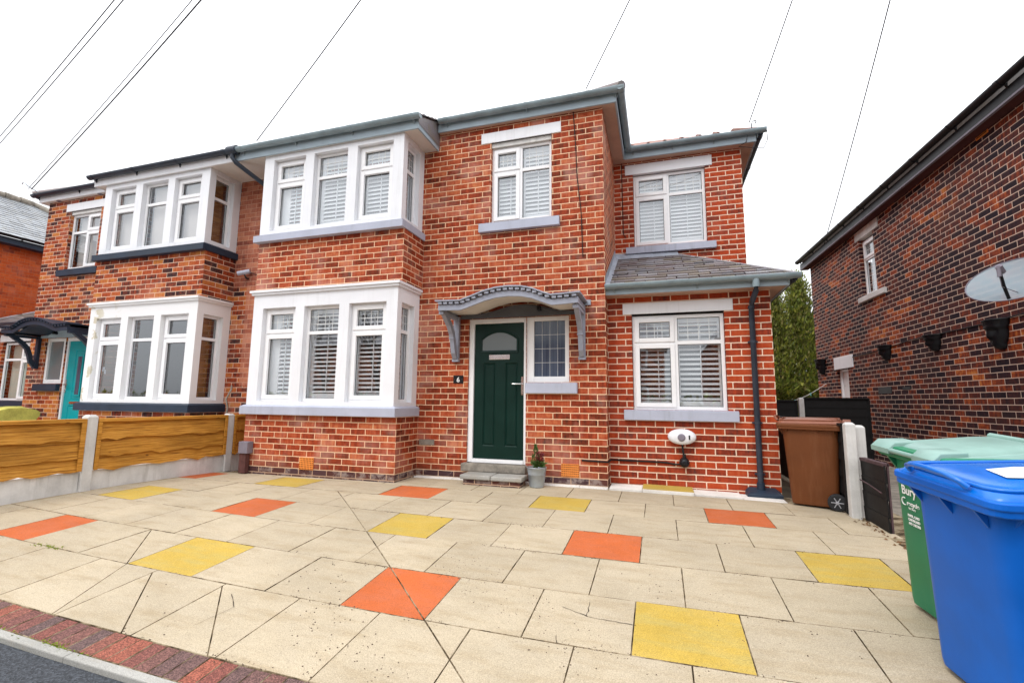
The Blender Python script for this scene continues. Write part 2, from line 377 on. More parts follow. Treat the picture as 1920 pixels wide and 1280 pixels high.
# ------------------------------------------------------------------ ground
GQ = [1.67500e-02, -5.81000e-03, 1.29700e-02, -6.30000e-04, -1.28200e-02, -2.35000e-03, -2.05000e-03]
def G(x, y):
    x = max(-5.9, min(2.9, x)); y = max(-4.45, min(0.3, y))
    return GQ[0]+GQ[1]*x+GQ[2]*y+GQ[3]*x*y+GQ[4]*y*y+GQ[5]*x*x+GQ[6]*x*x*y
def grid(mb, xs, ys, zf, mi=0):
    n = len(xs); vs = [(x, y, zf(x, y)) for y in ys for x in xs]
    mb.add(vs, [(j*n+i, j*n+i+1, (j+1)*n+i+1, (j+1)*n+i) for j in range(len(ys)-1) for i in range(n-1)], mi)
def fr(a, b, st):
    k = max(1, int(round((b-a)/st))); return [a+(b-a)*i/k for i in range(k+1)]
mb = MB(); grid(mb, [-900, -200, -60, -20]+fr(-9, 4, .6)+[8, 20, 60, 200, 900], [-900, -200, -60, -20, -9]+fr(-6, .6, .4)+[3, 10, 30, 100, 300, 900], lambda x, y: G(x, y)-.05)
structure(build('ground', mb, 'soil'))
mb = MB(); grid(mb, [-200, -60, -20]+fr(-9, 9, .5)+[20, 60, 200], [-11.5, -9]+fr(-7, -4.415, .3), lambda x, y: G(x, -4.42)-.022)
structure(build('road', mb, 'asphalt'))
mb = MB(); grid(mb, fr(-5.75, 2.97, .4), fr(-4.4, .3, .3), lambda x, y: G(x, y)-.012)
structure(build('driveway_bed', mb, 'joint'))
mb = MB(); grid(mb, fr(2.64, 9, .6), fr(-4.4, 9, .6), lambda x, y: G(x, y)-.02)
structure(build('neighbour_driveway', mb, 'concrete_old'))
mb = MB(); grid(mb, fr(-30, -5.78, 1.2), fr(-4.4, 12, .8), lambda x, y: G(x, y)-.02)
structure(build('neighbour_path', mb, 'concrete'))

# slabs: cut to their real joints, each a thin chamfered plate
YR = [-.12, -.71, -1.26, -1.85, -2.425, -3.01, -3.565, -4.175]
XO = {-11: -6.5, -10: -5.93, -9: -5.38, -8: -4.83, -7: -4.38, -6: -3.71, -5: -3.16, -4: -2.53, -3: -1.88, -2: -1.29, -1: -.705, 0: -.11, 1: .478, 2: 1.065, 3: 1.64, 4: 2.2, 5: 2.79}
def xj(row, n):
    if row % 2: return XO[n]
    return (XO[n-1]+XO[n])/2 if n-1 in XO else XO[n]-.3
def cut(poly, p, q):
    d = (q[0]-p[0], q[1]-p[1]); a = []; b = []
    side = [(pt[0]-p[0])*d[1]-(pt[1]-p[1])*d[0] for pt in poly]
    for i, pt in enumerate(poly):
        j = (i+1) % len(poly)
        if side[i] >= 0: a.append(pt)
        if side[i] <= 0: b.append(pt)
        if side[i]*side[j] < 0:
            t = side[i]/(side[i]-side[j]); m = (pt[0]+(poly[j][0]-pt[0])*t, pt[1]+(poly[j][1]-pt[1])*t); a.append(m); b.append(m)
    return a, b
def area(p): return abs(sum(p[i][0]*p[(i+1) % len(p)][1]-p[(i+1) % len(p)][0]*p[i][1] for i in range(len(p))))/2
def inset(poly, d):
    if sum(poly[i][0]*poly[(i+1) % len(poly)][1]-poly[(i+1) % len(poly)][0]*poly[i][1] for i in range(len(poly))) < 0: poly = poly[::-1]
    n = len(poly); out = []
    for i in range(n):
        a, b, c = Vector(poly[i-1]), Vector(poly[i]), Vector(poly[(i+1) % n])
        e1 = (b-a).normalized(); e2 = (c-b).normalized(); n1 = Vector((-e1.y, e1.x)); n2 = Vector((-e2.y, e2.x))
        k = 1+n1.dot(n2); out.append(tuple(b+(n1+n2)*(d/max(k, .25))))
    return out
def slab(mb, poly, mi, zf, gap=.0035, up=0, edge=0):
    if area(poly) < .003: return
    dz = random.uniform(-.002, .002)+up; o1 = inset(poly, gap); o2 = inset(poly, gap+.0022)
    n = len(o1); vs = [(x, y, zf(x, y)-.03) for x, y in o1]+[(x, y, zf(x, y)-.004+dz) for x, y in o1]+[(x, y, zf(x, y)+dz) for x, y in o2]
    fs = [(i, (i+1) % n, n+(i+1) % n, n+i) for i in range(n)]+[(n+i, n+(i+1) % n, 2*n+(i+1) % n, 2*n+i) for i in range(n)]+[tuple(range(2*n, 3*n))]
    mb.add(vs, fs[:2*n], edge); mb.add(vs[2*n:], [tuple(range(n))], mi)
CUTS = [((-3.07, -1.28), (-.10, -4.14), 0), ((-3.77, -2.94), (-3.20, -3.53), 5), ((-2.89, -3.56), (-2.27, -4.18), 6), ((-2.24, -3.56), (-1.63, -4.18), 6), ((-3.04, -3.82), (-2.87, -4.17), 6)]
RED = {(1, 2), (1, -4), (1, -10), (3, 0), (3, -6), (5, -2), (5, -8), (5, 4)}; YEL = {(1, -1), (1, -7), (3, 3), (3, -3), (3, -9), (5, 1), (5, -5)}
mb = MB()
for r in range(8):
    if r == 7: break
    for n in range(-11, 5):
        x0, x1 = xj(r, n), xj(r, n+1)
        x0 = max(x0, -5.70); x1 = min(x1, 2.60 if r < 2 else 2.95)
        if x1-x0 < .03: continue
        y1, y0 = YR[r], YR[r+1]
        if r == 0 and x0 < -2.74:
            if x1 < -2.74: y1 = -.60
        mi = 1 if (r, n) in RED else 2 if (r, n) in YEL else 0
        sk = lambda x, y: y+.012*math.sin(x*1.7+y*3)*.3
        polys = [[(x0, y0), (x1, y0), (x1, y1), (x0, y1)]]
        for p, q, rr in CUTS:
            if rr and rr != r: continue
            cx = (x0+x1)/2; cy = (y0+y1)/2
            L = Vector(q)-Vector(p); t = (Vector((cx, cy))-Vector(p)).dot(L)/L.length_squared
            if t < -.08 or t > 1.08 or r == 0: continue
            new = []
            for pl in polys:
                a, b = cut(pl, p, q)
                if len(a) > 2 and len(b) > 2 and area(a) > .004 and area(b) > .004: new += [a, b]
                else: new.append(pl)
            polys = new
        for pl in polys: slab(mb, pl, mi, G, .0020, edge=3)
structure(build('driveway_slabs', mb, ['slab_buff', 'slab_red', 'slab_yellow', 'joint']))
# pale strip under the walls with one yellow piece
mb = MB()
for a, b, y0, y1, mi, up in ((-2.70, -2.1, -.12, -.01, 0, .012), (-2.1, -1.5, -.12, -.01, 0, .012), (-1.5, -.9, -.12, -.01, 0, .012), (-.9, -.35, -.12, -.01, 0, .012), (-.35, .01, -.12, -.01, 0, .012), (.02, .42, -.08, .26, 0, .018), (.42, 1.02, -.12, .26, 1, .036), (1.02, 1.55, -.08, .26, 0, .012), (1.55, 2.0, -.08, .26, 0, .0)):
    slab(mb, [(a, y0), (b, y0), (b, y1), (a, y1)], mi, G, up=up)
structure(build('path_edge_strip', mb, ['slab_white', 'slab_yellow']))
# block border and kerb
mb = MB()
def crack(pts, w=.0022):
    for i in range(len(pts)-1):
        (x0, y0), (x1, y1) = pts[i], pts[i+1]; k = max(2, int(math.hypot(x1-x0, y1-y0)/.03)); last = None
        for j in range(k+1):
            t = j/k; x, y = x0+(x1-x0)*t+random.gauss(0, .0025), y0+(y1-y0)*t+random.gauss(0, .0025); ww = w*random.uniform(.4, 1.1)
            cur = ((x-ww, y-ww, G(x, y)+.0032), (x+ww, y+ww, G(x, y)+.0032))
            if last: mb.add([last[0], last[1], cur[1], cur[0]], [(0, 1, 2, 3)])
            last = cur
crack([(.05, -3.20), (.22, -3.27), (.49, -3.285)]); crack([(.205, -3.10), (.205, -3.27)]); crack([(.07, -3.50), (.095, -3.56)]); crack([(-2.05, -3.66), (-1.9, -3.78), (-1.95, -4.0)], .0015); crack([(-3.3, -3.9), (-3.05, -3.72)], .0015)
structure(build('slab_cracks', mb, 'hole'))
mb = MB(); x = -9.0
while x < 4.5:
    w = random.uniform(.098, .106); slab(mb, [(x, -4.362), (x+w, -4.362), (x+w, -4.178), (x, -4.178)], 0, G, .0025, edge=1); x += w
structure(build('block_border', mb, ['block_paver', 'joint']))
mb = MB(); x = -9.65
while x < 6:
    slab(mb, [(x, -4.415), (x+.915, -4.415), (x+.915, -4.365), (x, -4.365)], 0, G, .002, .004); x += .915
structure(build('kerb', mb, 'kerb_stone'))

# ------------------------------------------------------------------ windows
class TF:
    """a: along the wall, b: up, c: outwards"""
    def __init__(s, o, u, n, xf=None): s.o = Vector(o); s.u = Vector(u); s.n = Vector(n); s.xf = xf
    def __call__(s, p):
        w = s.o+s.u*p[0]+Vector((0, 0, 1))*p[1]+s.n*p[2]
        return s.xf(w) if s.xf else w
def window(parent, T, w, h, cells, name='window', tilt=35, pitch=.062, shut=True, bars=True, blind=None, handle=None, glass='glass', label=None, fw=.045, stile=.04, sashw=.046):
    """cells: (a0,a1,b0,b1,opening,(cols,rows) or None)"""
    mb = MB(T)
    mb.box(0, fw, 0, h, -.055, 0); mb.box(w-fw, w, 0, h, -.055, 0)
    mb.box(fw, w-fw, 0, fw, -.055, 0); mb.box(fw, w-fw, h-fw, h, -.055, 0)
    A = sorted({c[1] for c in cells if c[1] < w-fw-.01}); 
    for a in A: mb.box(a, a+.05, fw, h-fw, -.055, -.002)
    done = set()
    for c in cells:
        if c[3] < h-fw-.01: mb.box(c[0], c[1], c[3], c[3]+.05, -.055, -.002)
    gm = MB(T); sash = MB(T); bm_ = MB(T); pb = MB(T)
    for a0, a1, b0, b1, op, grid_ in cells:
        g = (a0, a1, b0, b1)
        if op:
            e = sashw
            for bx in ((a0-.012, a0+e, b0-.012, b1+.012), (a1-e, a1+.012, b0-.012, b1+.012), (a0+e, a1-e, b0-.012, b0+e), (a0+e, a1-e, b1-e, b1+.012)):
                sash.box(*bx, -.035, .014)
            g = (a0+e, a1-e, b0+e, b1-e)
        gm.add([(g[0]-.004, g[2]-.004, -.028), (g[1]+.004, g[2]-.004, -.028), (g[1]+.004, g[3]+.004, -.028), (g[0]-.004, g[3]+.004, -.028)], [(0, 1, 2, 3)])
        # black gasket round the pane
        for bx in ((g[0], g[0]+.006, g[2], g[3]), (g[1]-.006, g[1], g[2], g[3]), (g[0]+.006, g[1]-.006, g[2], g[2]+.006), (g[0]+.006, g[1]-.006, g[3]-.006, g[3])):
            bm_.box(*bx, -.0275, -.024)
        if grid_ and bars:
            for i in range(1, grid_[0]):
                a = g[0]+(g[1]-g[0])*i/grid_[0]; pb.box(a-.003, a+.003, g[2], g[3], -.0285, -.0245)
            for i in range(1, grid_[1]):
                b = g[2]+(g[3]-g[2])*i/grid_[1]; pb.box(g[0], g[1], b-.003, b+.003, -.0283, -.0247)
    fr_ = build(name, mb, 'upvc', parent, bevel=.004)
    if label: fr_['label'] = label
    if sash.v: build('sash', sash, 'upvc', fr_, bevel=.005)
    build('glass', gm, glass, fr_)
    build('gasket', bm_, 'black_plastic', fr_)
    if pb.v: build('glazing_bars', pb, 'shutter_white', fr_)
    if handle:
        hb = MB(T); hb.box(handle[0]-.012, handle[0]+.012, handle[1]-.02, handle[1]+.06, -.075, -.05); hb.box(handle[0]-.008, handle[0]+.008, handle[1]-.06, handle[1]+.01, -.10, -.075)
        build('handle', hb, 'upvc', fr_, bevel=.003)
    if shut:
        sb = MB(T); c0 = -.105
        for a0, a1, b0, b1 in ([(cells[0][0], w-fw, fw, h-fw)] if not A else [(fw, A[0]+.02, fw, h-fw), (A[0]+.03, w-fw, fw, h-fw)]):
            st = stile
            sb.box(a0-.03, a0+st, b0, b1, c0-.014, c0+.014); sb.box(a1-st*.6, a1+.03, b0, b1, c0-.014, c0+.014)
            sb.box(a0+st, a1-st*.6, b0-.02, b0+.07, c0-.014, c0+.014); sb.box(a0+st, a1-st*.6, b1-.05, b1+.02, c0-.014, c0+.014)
            n = int((b1-b0-.12)/pitch); pp = (b1-b0-.12)/n
            ta = R(tilt); hw = .034 if tilt > 45 else .024
            for i in range(n):
                bc = b0+.07+pp*(i+.5); dz = hw*math.sin(ta); dc = hw*math.cos(ta)
                th = .0045
                p = [(a0+st, bc-dz-th, c0+dc), (a0+st, bc-dz+th, c0+dc), (a0+st, bc+dz+th, c0-dc), (a0+st, bc+dz-th, c0-dc)]
                q = [(a1-st*.6, y, z) for _, y, z in p]
                sb.add(p+q, [(0, 1, 2, 3), (7, 6, 5, 4), (0, 4, 5, 1), (1, 5, 6, 2), (2, 6, 7, 3), (3, 7, 4, 0)])
            am = (a0+a1)/2+.03
            sb.box(am-.005, am+.005, b0+.09, b1-.09, c0+hw*math.cos(ta)+.002, c0+hw*math.cos(ta)+.014)
        build('shutter', sb, 'shutter_white', fr_)
    if blind:
        bb = MB(T)
        if blind == 'wood_blind':
            n = int(h/.10)
            for i in range(n): bb.box(fw+.01, w-fw-.01, h*i/n+.003, h*(i+1)/n-.003, -.13, -.115)
        else: bb.box(fw+.01, w-fw-.01, fw, h-fw, -.13, -.12)
        build('blind', bb, blind, fr_)
    return fr_

def wall(mb, T, a0, a1, b0, b1, holes=(), depth=.11, mi=0):
    A = sorted({a0, a1}|{x for h in holes for x in h[:2]}); B = sorted({b0, b1}|{x for h in holes for x in h[2:]})
    A = [x for x in A if a0 <= x <= a1]; B = [x for x in B if b0 <= x <= b1]
    T0 = mb.xf; mb.xf = T
    for i in range(len(A)-1):
        for j in range(len(B)-1):
            ca, cb = (A[i]+A[i+1])/2, (B[j]+B[j+1])/2
            if any(h[0] < ca < h[1] and h[2] < cb < h[3] for h in holes): continue
            mb.quad((A[i], B[j], 0), (A[i+1], B[j], 0), (A[i+1], B[j+1], 0), (A[i], B[j+1], 0), mi)
    for h in holes:
        x0, x1, y0, y1 = h; d = -depth
        inside = lambda x, y: any(k[0] < x < k[1] and k[2] < y < k[3] for k in holes if k is not h)
        e = .001
        if not inside(x0-e, (y0+y1)/2): mb.quad((x0, y0, 0), (x0, y1, 0), (x0, y1, d), (x0, y0, d), mi)
        if not inside(x1+e, (y0+y1)/2): mb.quad((x1, y0, 0), (x1, y1, 0), (x1, y1, d), (x1, y0, d), mi)
        mb.quad((x0, y0, 0), (x1, y0, 0), (x1, y0, d), (x0, y0, d), mi)
        mb.quad((x0, y1, 0), (x1, y1, 0), (x1, y1, d), (x0, y1, d), mi)
    mb.xf = T0

def gutter(parent, p0, p1, nrm, mat, xf, r=.055, step=.95, name='gutter', ends=(.0, .0), collar=True):
    """half-round gutter, p0/p1 on the fascia face at rim height"""
    p0, p1, nrm = Vector(p0), Vector(p1), Vector(nrm); d = (p1-p0).normalized()
    def prof(rr, drop=0.):
        return [nrm*(r+.004+rr*math.cos(t))+Vector((0, 0, -drop+rr*math.sin(t))) for t in [math.pi+math.pi*k/9 for k in range(10)]]+[nrm*(r+.004+rr)+Vector((0,0,.006-drop)), nrm*(r+.004+rr-.008)+Vector((0,0,.006-drop)), nrm*(r+.004-rr+.008)+Vector((0,0,.006-drop))]
    mb = MB(xf); n = len(prof(r))
    mb.loft([[p0+q for q in prof(r)], [p1+q for q in prof(r)]], 0, True)
    L = (p1-p0).length; k = max(1, int(L/step))
    g = build(name, mb, mat, parent)
    for i in range(k+1):
        bb = MB(xf); c = p0+d*(.12+(L-.24)*i/k)
        w = .014 if i % 2 else .03
        bb.loft([[c-d*w+q for q in prof(r+.006)], [c+d*w+q for q in prof(r+.006)]], 0, True)
        a = c-d*.01; 
        bb.add([a+nrm*.002+Vector((0,0,-.02)), a+nrm*.03+Vector((0,0,-r*.8)), a+nrm*.006+Vector((0,0,-.10)), a+d*.02+nrm*.002+Vector((0,0,-.02)), a+d*.02+nrm*.03+Vector((0,0,-r*.8)), a+d*.02+nrm*.006+Vector((0,0,-.10))], [(0,1,2), (3,5,4), (0,3,4,1), (1,4,5,2), (2,5,3,0)])
        build('bracket', bb, mat, g)
    return g

def slates(mb, e0, e1, s0, s1, wid=.27, course=.125, th=.017):
    """stepped slates on the quad eave e0->e1, head s0->s1"""
    e0, e1, s0, s1 = map(Vector, (e0, e1, s0, s1))
    n = ((e1-e0).cross(s0-e0)).normalized()
    if n.z < 0: n = -n
    u = (e1-e0).normalized()
    up = (s0-e0)-u*(s0-e0).dot(u); H = up.length; up.normalize(); nc = int(H/course)
    for i in range(nc):
        t0, t1 = i/nc, (i+1.15)/nc
        a, b = e0.lerp(s0, t0), e1.lerp(s1, t0); W = (b-a).dot(u)
        x = -wid*(.5 if i % 2 else 0)-random.uniform(0, .03)
        while x < W-.01:
            x0, x1 = max(x, 0), min(x+wid-.009, W); x += wid*random.uniform(.97, 1.03)
            if x1-x0 < .02: continue
            o = n*(th+random.uniform(-.003, .006)); q = up*(H/nc*1.1)
            lean = ((s0-e0).dot(u) if False else 0)
            p0 = a+u*x0; p1 = a+u*x1
            dL = (e0.lerp(s0, min(1, t1))-a).dot(u); dR = (e1.lerp(s1, min(1, t1))-b).dot(u)
            k0 = p0+q+(u*max(0, dL-x0) if x0 < dL else u*0); k1 = p1+q+(u*min(0, dR+W-x1) if x1 > W+dR else u*0)
            jit = up*random.uniform(-.006, .004)
            mb.add([p0+jit, p1+jit, k1, k0, p0+o+jit, p1+o+jit, k1+n*.002, k0+n*.002], [(0, 1, 5, 4), (4, 5, 6, 7), (0, 4, 7, 3), (1, 2, 6, 5)])

# ------------------------------------------------------------------ the pair of houses
XR = .045   # window set-back
def house(ours):
    if ours: xf = lambda p: Vector(p)
    else: xf = lambda p: Vector((-11.72-p[0], p[1], p[2]))
    st = dict(brick='brick_red', ext='brick_ext', sill='sill_grey', gut='gutter_grey', fas='fascia_grey', sof='soffit_brown', can='canopy_grey', sur='white_paint', pipe='pipe_grey') if ours else \
         dict(brick='brick_left', ext='brick_left', sill='navy', gut='pipe_grey', fas='white_paint', sof='soffit_white', can='navy', sur='paint_peeling', pipe='black_plastic')
    if ours: H = thing('semi_detached_house', (-2.9, 0, 0), 'red brick house with dark green front door and lilac grey sills', 'house')
    else: H = thing('semi_detached_house', (-8.8, 0, 0), 'attached brick house with turquoise front door, navy sills and white fascia behind the timber fence', 'house')
    F = lambda x, y=0, z=0: TF((x, y, z), (1, 0, 0), (0, -1, 0), xf)      # front walls
    Sd = lambda x, y=0, z=0: TF((x, y, z), (0, 1, 0), (1, 0, 0), xf)      # walls facing +x
    # ---- brick walls
    mb = MB()
    door = (-1.95, -1.09, .2, 2.26); sl = (-1.09, -.49, 1.35, 2.26); w1 = (-1.65, -.73, 3.68, 4.93)
    wall(mb, F(0), -5.86, 0, -.15, 5.2, [door, sl, w1, (-5.1, -2.95, 1.0, 2.6), (-5.1, -2.95, 3.65, 4.85)])
    wall(mb, Sd(0), 0, 1.70, -.15, 5.25)
    # bay brickwork, two bands
    for z0, z1 in ((-.15, .87), (2.70, 3.51)):
        wall(mb, F(0, -.588), -5.30, -2.725, z0, z1)
        wall(mb, Sd(-2.725), -.588, 0, z0, z1)
        wall(mb, TF((-5.30, 0, 0), (0, 1, 0), (-1, 0, 0), xf), -.588, 0, z0, z1)
    wmesh = build('wall', mb, st['brick'], H)
    mb = MB()
    wall(mb, F(0, -.004), -5.86, -5.60, 1.3, 5.0); wall(mb, F(0, -.004), -5.60, -5.30, 3.0, 5.0)
    build('party_wall', mb, 'brick_party', H)
    mb = MB()
    w2 = (.32, 1.48, 1.0, 2.28); w3 = (.32, 1.47, 3.69, 4.98)
    wall(mb, F(0, .277), 0, 2.02, -.15, 2.56, [w2])
    wall(mb, F(0, 1.70), 0, 2.02, 2.3, 5.25, [w3])
    wall(mb, Sd(2.02), .277, 9, -.15, 2.56); wall(mb, Sd(2.02), 1.70, 9, 2.56, 5.25)
    wall(mb, TF((0, 9, 0), (1, 0, 0), (0, 1, 0), xf), -5.86, 2.02, -.15, 5.25)
    build('extension_wall', mb, st['ext'], H)
    # rooms behind the windows
    mb = MB(xf)
    mb.quad((-5.84, 2.6, 0), (-.02, 2.6, 0), (-.02, 2.6, 5.2), (-5.84, 2.6, 5.2)); mb.quad((0.02, 3.4, 0), (2.0, 3.4, 0), (2.0, 3.4, 5.2), (.02, 3.4, 5.2))
    mb.quad((-5.84, .13, 2.62), (-.02, .13, 2.62), (-.02, 8, 2.62), (-5.84, 8, 2.62)); mb.quad((.02, .42, 2.48), (1.99, .42, 2.48), (1.99, 8, 2.48), (.02, 8, 2.48)); mb.quad((.02, 1.85, 3.45), (1.99, 1.85, 3.45), (1.99, 3.4, 3.45), (.02, 3.4, 3.45)); mb.quad((-5.84, .13, .12), (-.02, .13, .12), (-.02, 8, .12), (-5.84, 8, .12))
    mb.quad((-2.3, .13, 0), (-2.3, 2.6, 0), (-2.3, 2.6, 5.2), (-2.3, .13, 5.2)); mb.quad((-5.84, .13, 0), (-5.84, 2.6, 0), (-5.84, 2.6, 5.2), (-5.84, .13, 5.2))
    mb.quad((-5.84, .1, 5.18), (-.02, .1, 5.18), (-.02, 8, 5.18), (-5.84, 8, 5.18)); mb.quad((.02, 1.85, 5.18), (2., 1.85, 5.18), (2, 8, 5.18), (.02, 8, 5.18))
    build('interior', mb, 'interior', H)
    # ---- bays
    op = [(-5.10, -4.48), (-4.33, -3.71), (-3.555, -2.935)]
    op = [(-5.10, -4.49), (-4.33, -3.72), (-3.55, -2.94)]
    for lvl, (z0, z1, oz0, oz1) in enumerate(((1.0, 2.72, 1.06, 2.46), (3.63, 4.95, 3.69, 4.86))):
        mb = MB()
        lo, hi = -5.285, -2.765
        wall(mb, F(0, -.615), lo, hi, z0, z1, [(a, b, oz0, oz1) for a, b in op], depth=.125)
        wall(mb, Sd(hi), -.615, 0, z0, z1, [(-.50, -.14, oz0, oz1)], depth=.11)
        wall(mb, TF((lo, 0, 0), (0, 1, 0), (-1, 0, 0), xf), -.615, 0, z0, z1, [(-.50, -.14, oz0, oz1)], depth=.11)
        mb.xf = xf
        if lvl == 0:   # cornice
            mb.box(lo-.028, hi+.028, -.645, 0, 2.665, 2.70); mb.box(lo-.05, hi+.05, -.667, 0, 2.7005, 2.735)
        mb.add([(lo, -.615, z1-.002), (hi, -.615, z1-.002), (hi, 0, z1-.002), (lo, 0, z1-.002)], [(0, 1, 2, 3)])
        if lvl == 0: mb.add([(lo, -.6, z0+.01), (hi, -.6, z0+.01), (hi, 0, z0+.01), (lo, 0, z0+.01)], [(0, 1, 2, 3)])
        # chamfered lower edge of the heads of the openings
        sur = build('bay_surround', mb, st['sur'] if lvl == 0 else 'white_paint', H)
        mb = MB(xf); sz0, sz1 = (.865, 1.0) if lvl == 0 else (3.505, 3.63)
        x0, x1, yf = lo-.06, hi+.06, -.675
        for (ya, yb, za, zb) in ((yf, 0, sz0, sz1-.02),): mb.box(x0, x1, ya, yb, za, zb)
        mb.add([(x0, yf, sz1-.02), (x1, yf, sz1-.02), (x1, 0, sz1-.02), (x0, 0, sz1-.02), (x0+.04, yf+.05, sz1+.004), (x1-.04, yf+.05, sz1+.004), (x1-.04, 0, sz1+.004), (x0+.04, 0, sz1+.004)], [(0, 1, 5, 4), (1, 2, 6, 5), (3, 0, 4, 7), (4, 5, 6, 7)])
        build('bay_sill', mb, st['sill'], H, bevel=.004)
        hh = oz1-oz0; tr = hh*(.70 if lvl == 0 else .655)
        for i, (a, b) in enumerate(op):
            w = b-a; opn = i != 1
            kw = dict(shut=ours, tilt=(32 if lvl == 0 else 52), handle=(w-.10, .5) if (ours or lvl == 0) and i == 2 else None)
            if ours and i == 0: kw['stile'] = .17; kw['tilt'] = 42 if lvl == 0 else 52
            if not ours and lvl == 1: kw['blind'] = 'blind_beige'
            window(H, F(a, -.615+.075, oz0), w, hh, [(.045, w-.045, .045, tr, opn, None), (.045, w-.045, tr+.05, hh-.045, opn, (4, 2) if opn else (4, 3))], bars=ours, **kw)
        for sx in (1, -1):
          TT = Sd(hi-.07, -.50, oz0) if sx == 1 else TF((lo+.07, -.50, oz0), (0, 1, 0), (-1, 0, 0), xf)
          window(H, TT, .36, hh, [(.045, .315, .045, tr, False, None), (.045, .315, tr+.05, hh-.045, False, (3, 3))], shut=ours, tilt=50, bars=ours, blind=None if ours else 'wood_blind', fw=.045)
    # ---- other windows
    window(H, F(-1.65, .06, 3.69), .92, 1.17, [(.045, .42, .045, .76, True, None), (.045, .42, .81, 1.125, True, (4, 2)), (.47, .875, .045, .76, False, None), (.47, .875, .81, 1.125, False, (4, 2))], tilt=52, shut=ours, bars=ours, blind=None if ours else 'blind_beige')
    mb = MB(xf); mb.box(-1.65, -.73, .02, .06, 4.86, 4.93); build('window_packer', mb, 'concrete', H)
    window(H, F(.325, .277+.055, 1.0), 1.15, 1.26, [(.045, .53, .045, .86, True, None), (.045, .53, .91, 1.215, True, (4, 2)), (.58, 1.105, .045, .86, False, None), (.58, 1.105, .91, 1.215, False, (4, 3))], tilt=32, shut=ours, bars=ours, blind=None if ours else 'blind_green')
    window(H, F(.325, 1.70+.055, 3.69), 1.14, 1.27, [(.045, .53, .045, .86, True, None), (.045, .53, .91, 1.225, True, (4, 2)), (.58, 1.095, .045, .86, False, None), (.58, 1.095, .91, 1.225, False, (4, 2))], tilt=52, shut=ours, bars=ours, blind=None if ours else 'blind_beige')
    for x0, x1, y, z0, z1 in ((-1.81, -.59, 0, 4.93, 5.095), (.205, 1.585, .277, 2.28, 2.43), (.19, 1.58, 1.70, 4.975, 5.15)):
        mb = MB(xf); mb.box(x0, x1, y-.012, y+.12, z0, z1); build('lintel', mb, 'white_paint', H, bevel=.004)
    for x0, x1, y, z0, z1 in ((-1.81, -.61, 0, 3.535, 3.675), (.20, 1.59, .277, .865, 1.0), (.185, 1.59, 1.70, 3.56, 3.685)):
        mb = MB(xf); mb.box(x0, x1, y-.065, y+.1, z0, z1-.012)
        mb.add([(x0, y-.065, z1-.012), (x1, y-.065, z1-.012), (x1, y+.05, z1+.005), (x0, y+.05, z1+.005)], [(0, 1, 2, 3)])
        build('sill', mb, st['sill'], H, bevel=.004)
    mb = MB(xf); mb.box(-1.085, -.375, -.075, .05, 1.20, 1.342); build('sill', mb, st['sill'], H, bevel=.006)
    # ---- entrance
    mb = MB(xf); y0, y1 = .03, .10
    mb.box(-1.95, -1.875, y0, y1, .245, 2.26); mb.box(-1.125, -1.0, y0, y1, .245 if ours else .245, 2.26) if False else None
    mb.box(-1.13, -1.085, y0, y1, .245, 2.26); mb.box(-1.085, -.985, y0, y1, 1.35, 2.26); mb.box(-.55, -.49, y0, y1, 1.35, 2.26)
    mb.box(-1.875, -1.13, y0, y1, 2.195, 2.26); mb.box(-.985, -.55, y0, y1, 2.20, 2.26); mb.box(-.985, -.55, y0, y1, 1.35, 1.43)
    mb.box(-1.875, -1.13, y0-.01, y1, .245, .295)
    build('door_frame', mb, 'upvc', H, bevel=.004)
    mb = MB(xf); mb.box(-.99, -.545, .065, .07, 1.425, 2.205)
    slg = build('sidelight', mb, 'side_glass' if ours else 'frosted', H)
    if ours:
        mb = MB(xf)
        for i in range(1, 4): x = -.985+.435*i/4; mb.box(x-.0015, x+.0015, .0625, .0645, 1.43, 2.20)
        for i in range(1, 4): z = 1.43+.77*i/4+.0; mb.box(-.985, -.55, .062, .0642, z-.002, z+.002)
        build('glazing_bars', mb, 'shutter_white', slg)
    dm = 'door_green' if ours else 'door_teal'
    # leaf with pressed panels
    mb = MB(F(-1.87, .058, .30)); W, Hh = .74, 1.89
    pan = [(.13, .31, .17, 1.33), (.46, .64, .17, 1.33)] if ours else [(.14, .60, .10, .62), (.2, .54, .72, 1.72)]
    A = sorted({0, W}|{v for p in pan for v in p[:2]}); B = sorted({0, Hh}|{v for p in pan for v in p[2:]})
    for i in range(len(A)-1):
        for j in range(len(B)-1):
            ca, cb = (A[i]+A[i+1])/2, (B[j]+B[j+1])/2
            if any(p[0] < ca < p[1] and p[2] < cb < p[3] for p in pan): continue
            mb.quad((A[i], B[j], 0), (A[i+1], B[j], 0), (A[i+1], B[j+1], 0), (A[i], B[j+1], 0))
    for a0, a1, b0, b1 in pan:
        e, d = .016, -.014
        o = [(a0, b0, 0), (a1, b0, 0), (a1, b1, 0), (a0, b1, 0)]; k = [(a0+e, b0+e, d), (a1-e, b0+e, d), (a1-e, b1-e, d), (a0+e, b1-e, d)]
        k2 = [(a0+2*e, b0+2*e, -.004), (a1-2*e, b0+2*e, -.004), (a1-2*e, b1-2*e, -.004), (a0+2*e, b1-2*e, -.004)]
        mb.add(o+k+k2, [(i, (i+1) % 4, 4+(i+1) % 4, 4+i) for i in range(4)]+[(4+i, 4+(i+1) % 4, 8+(i+1) % 4, 8+i) for i in range(4)]+[(8, 9, 10, 11)])
    mb.box(0, W, 0, Hh, -.04, -.018)
    dr = build('front_door', mb, dm, H)
    dT = F(-1.87, .058, .30)
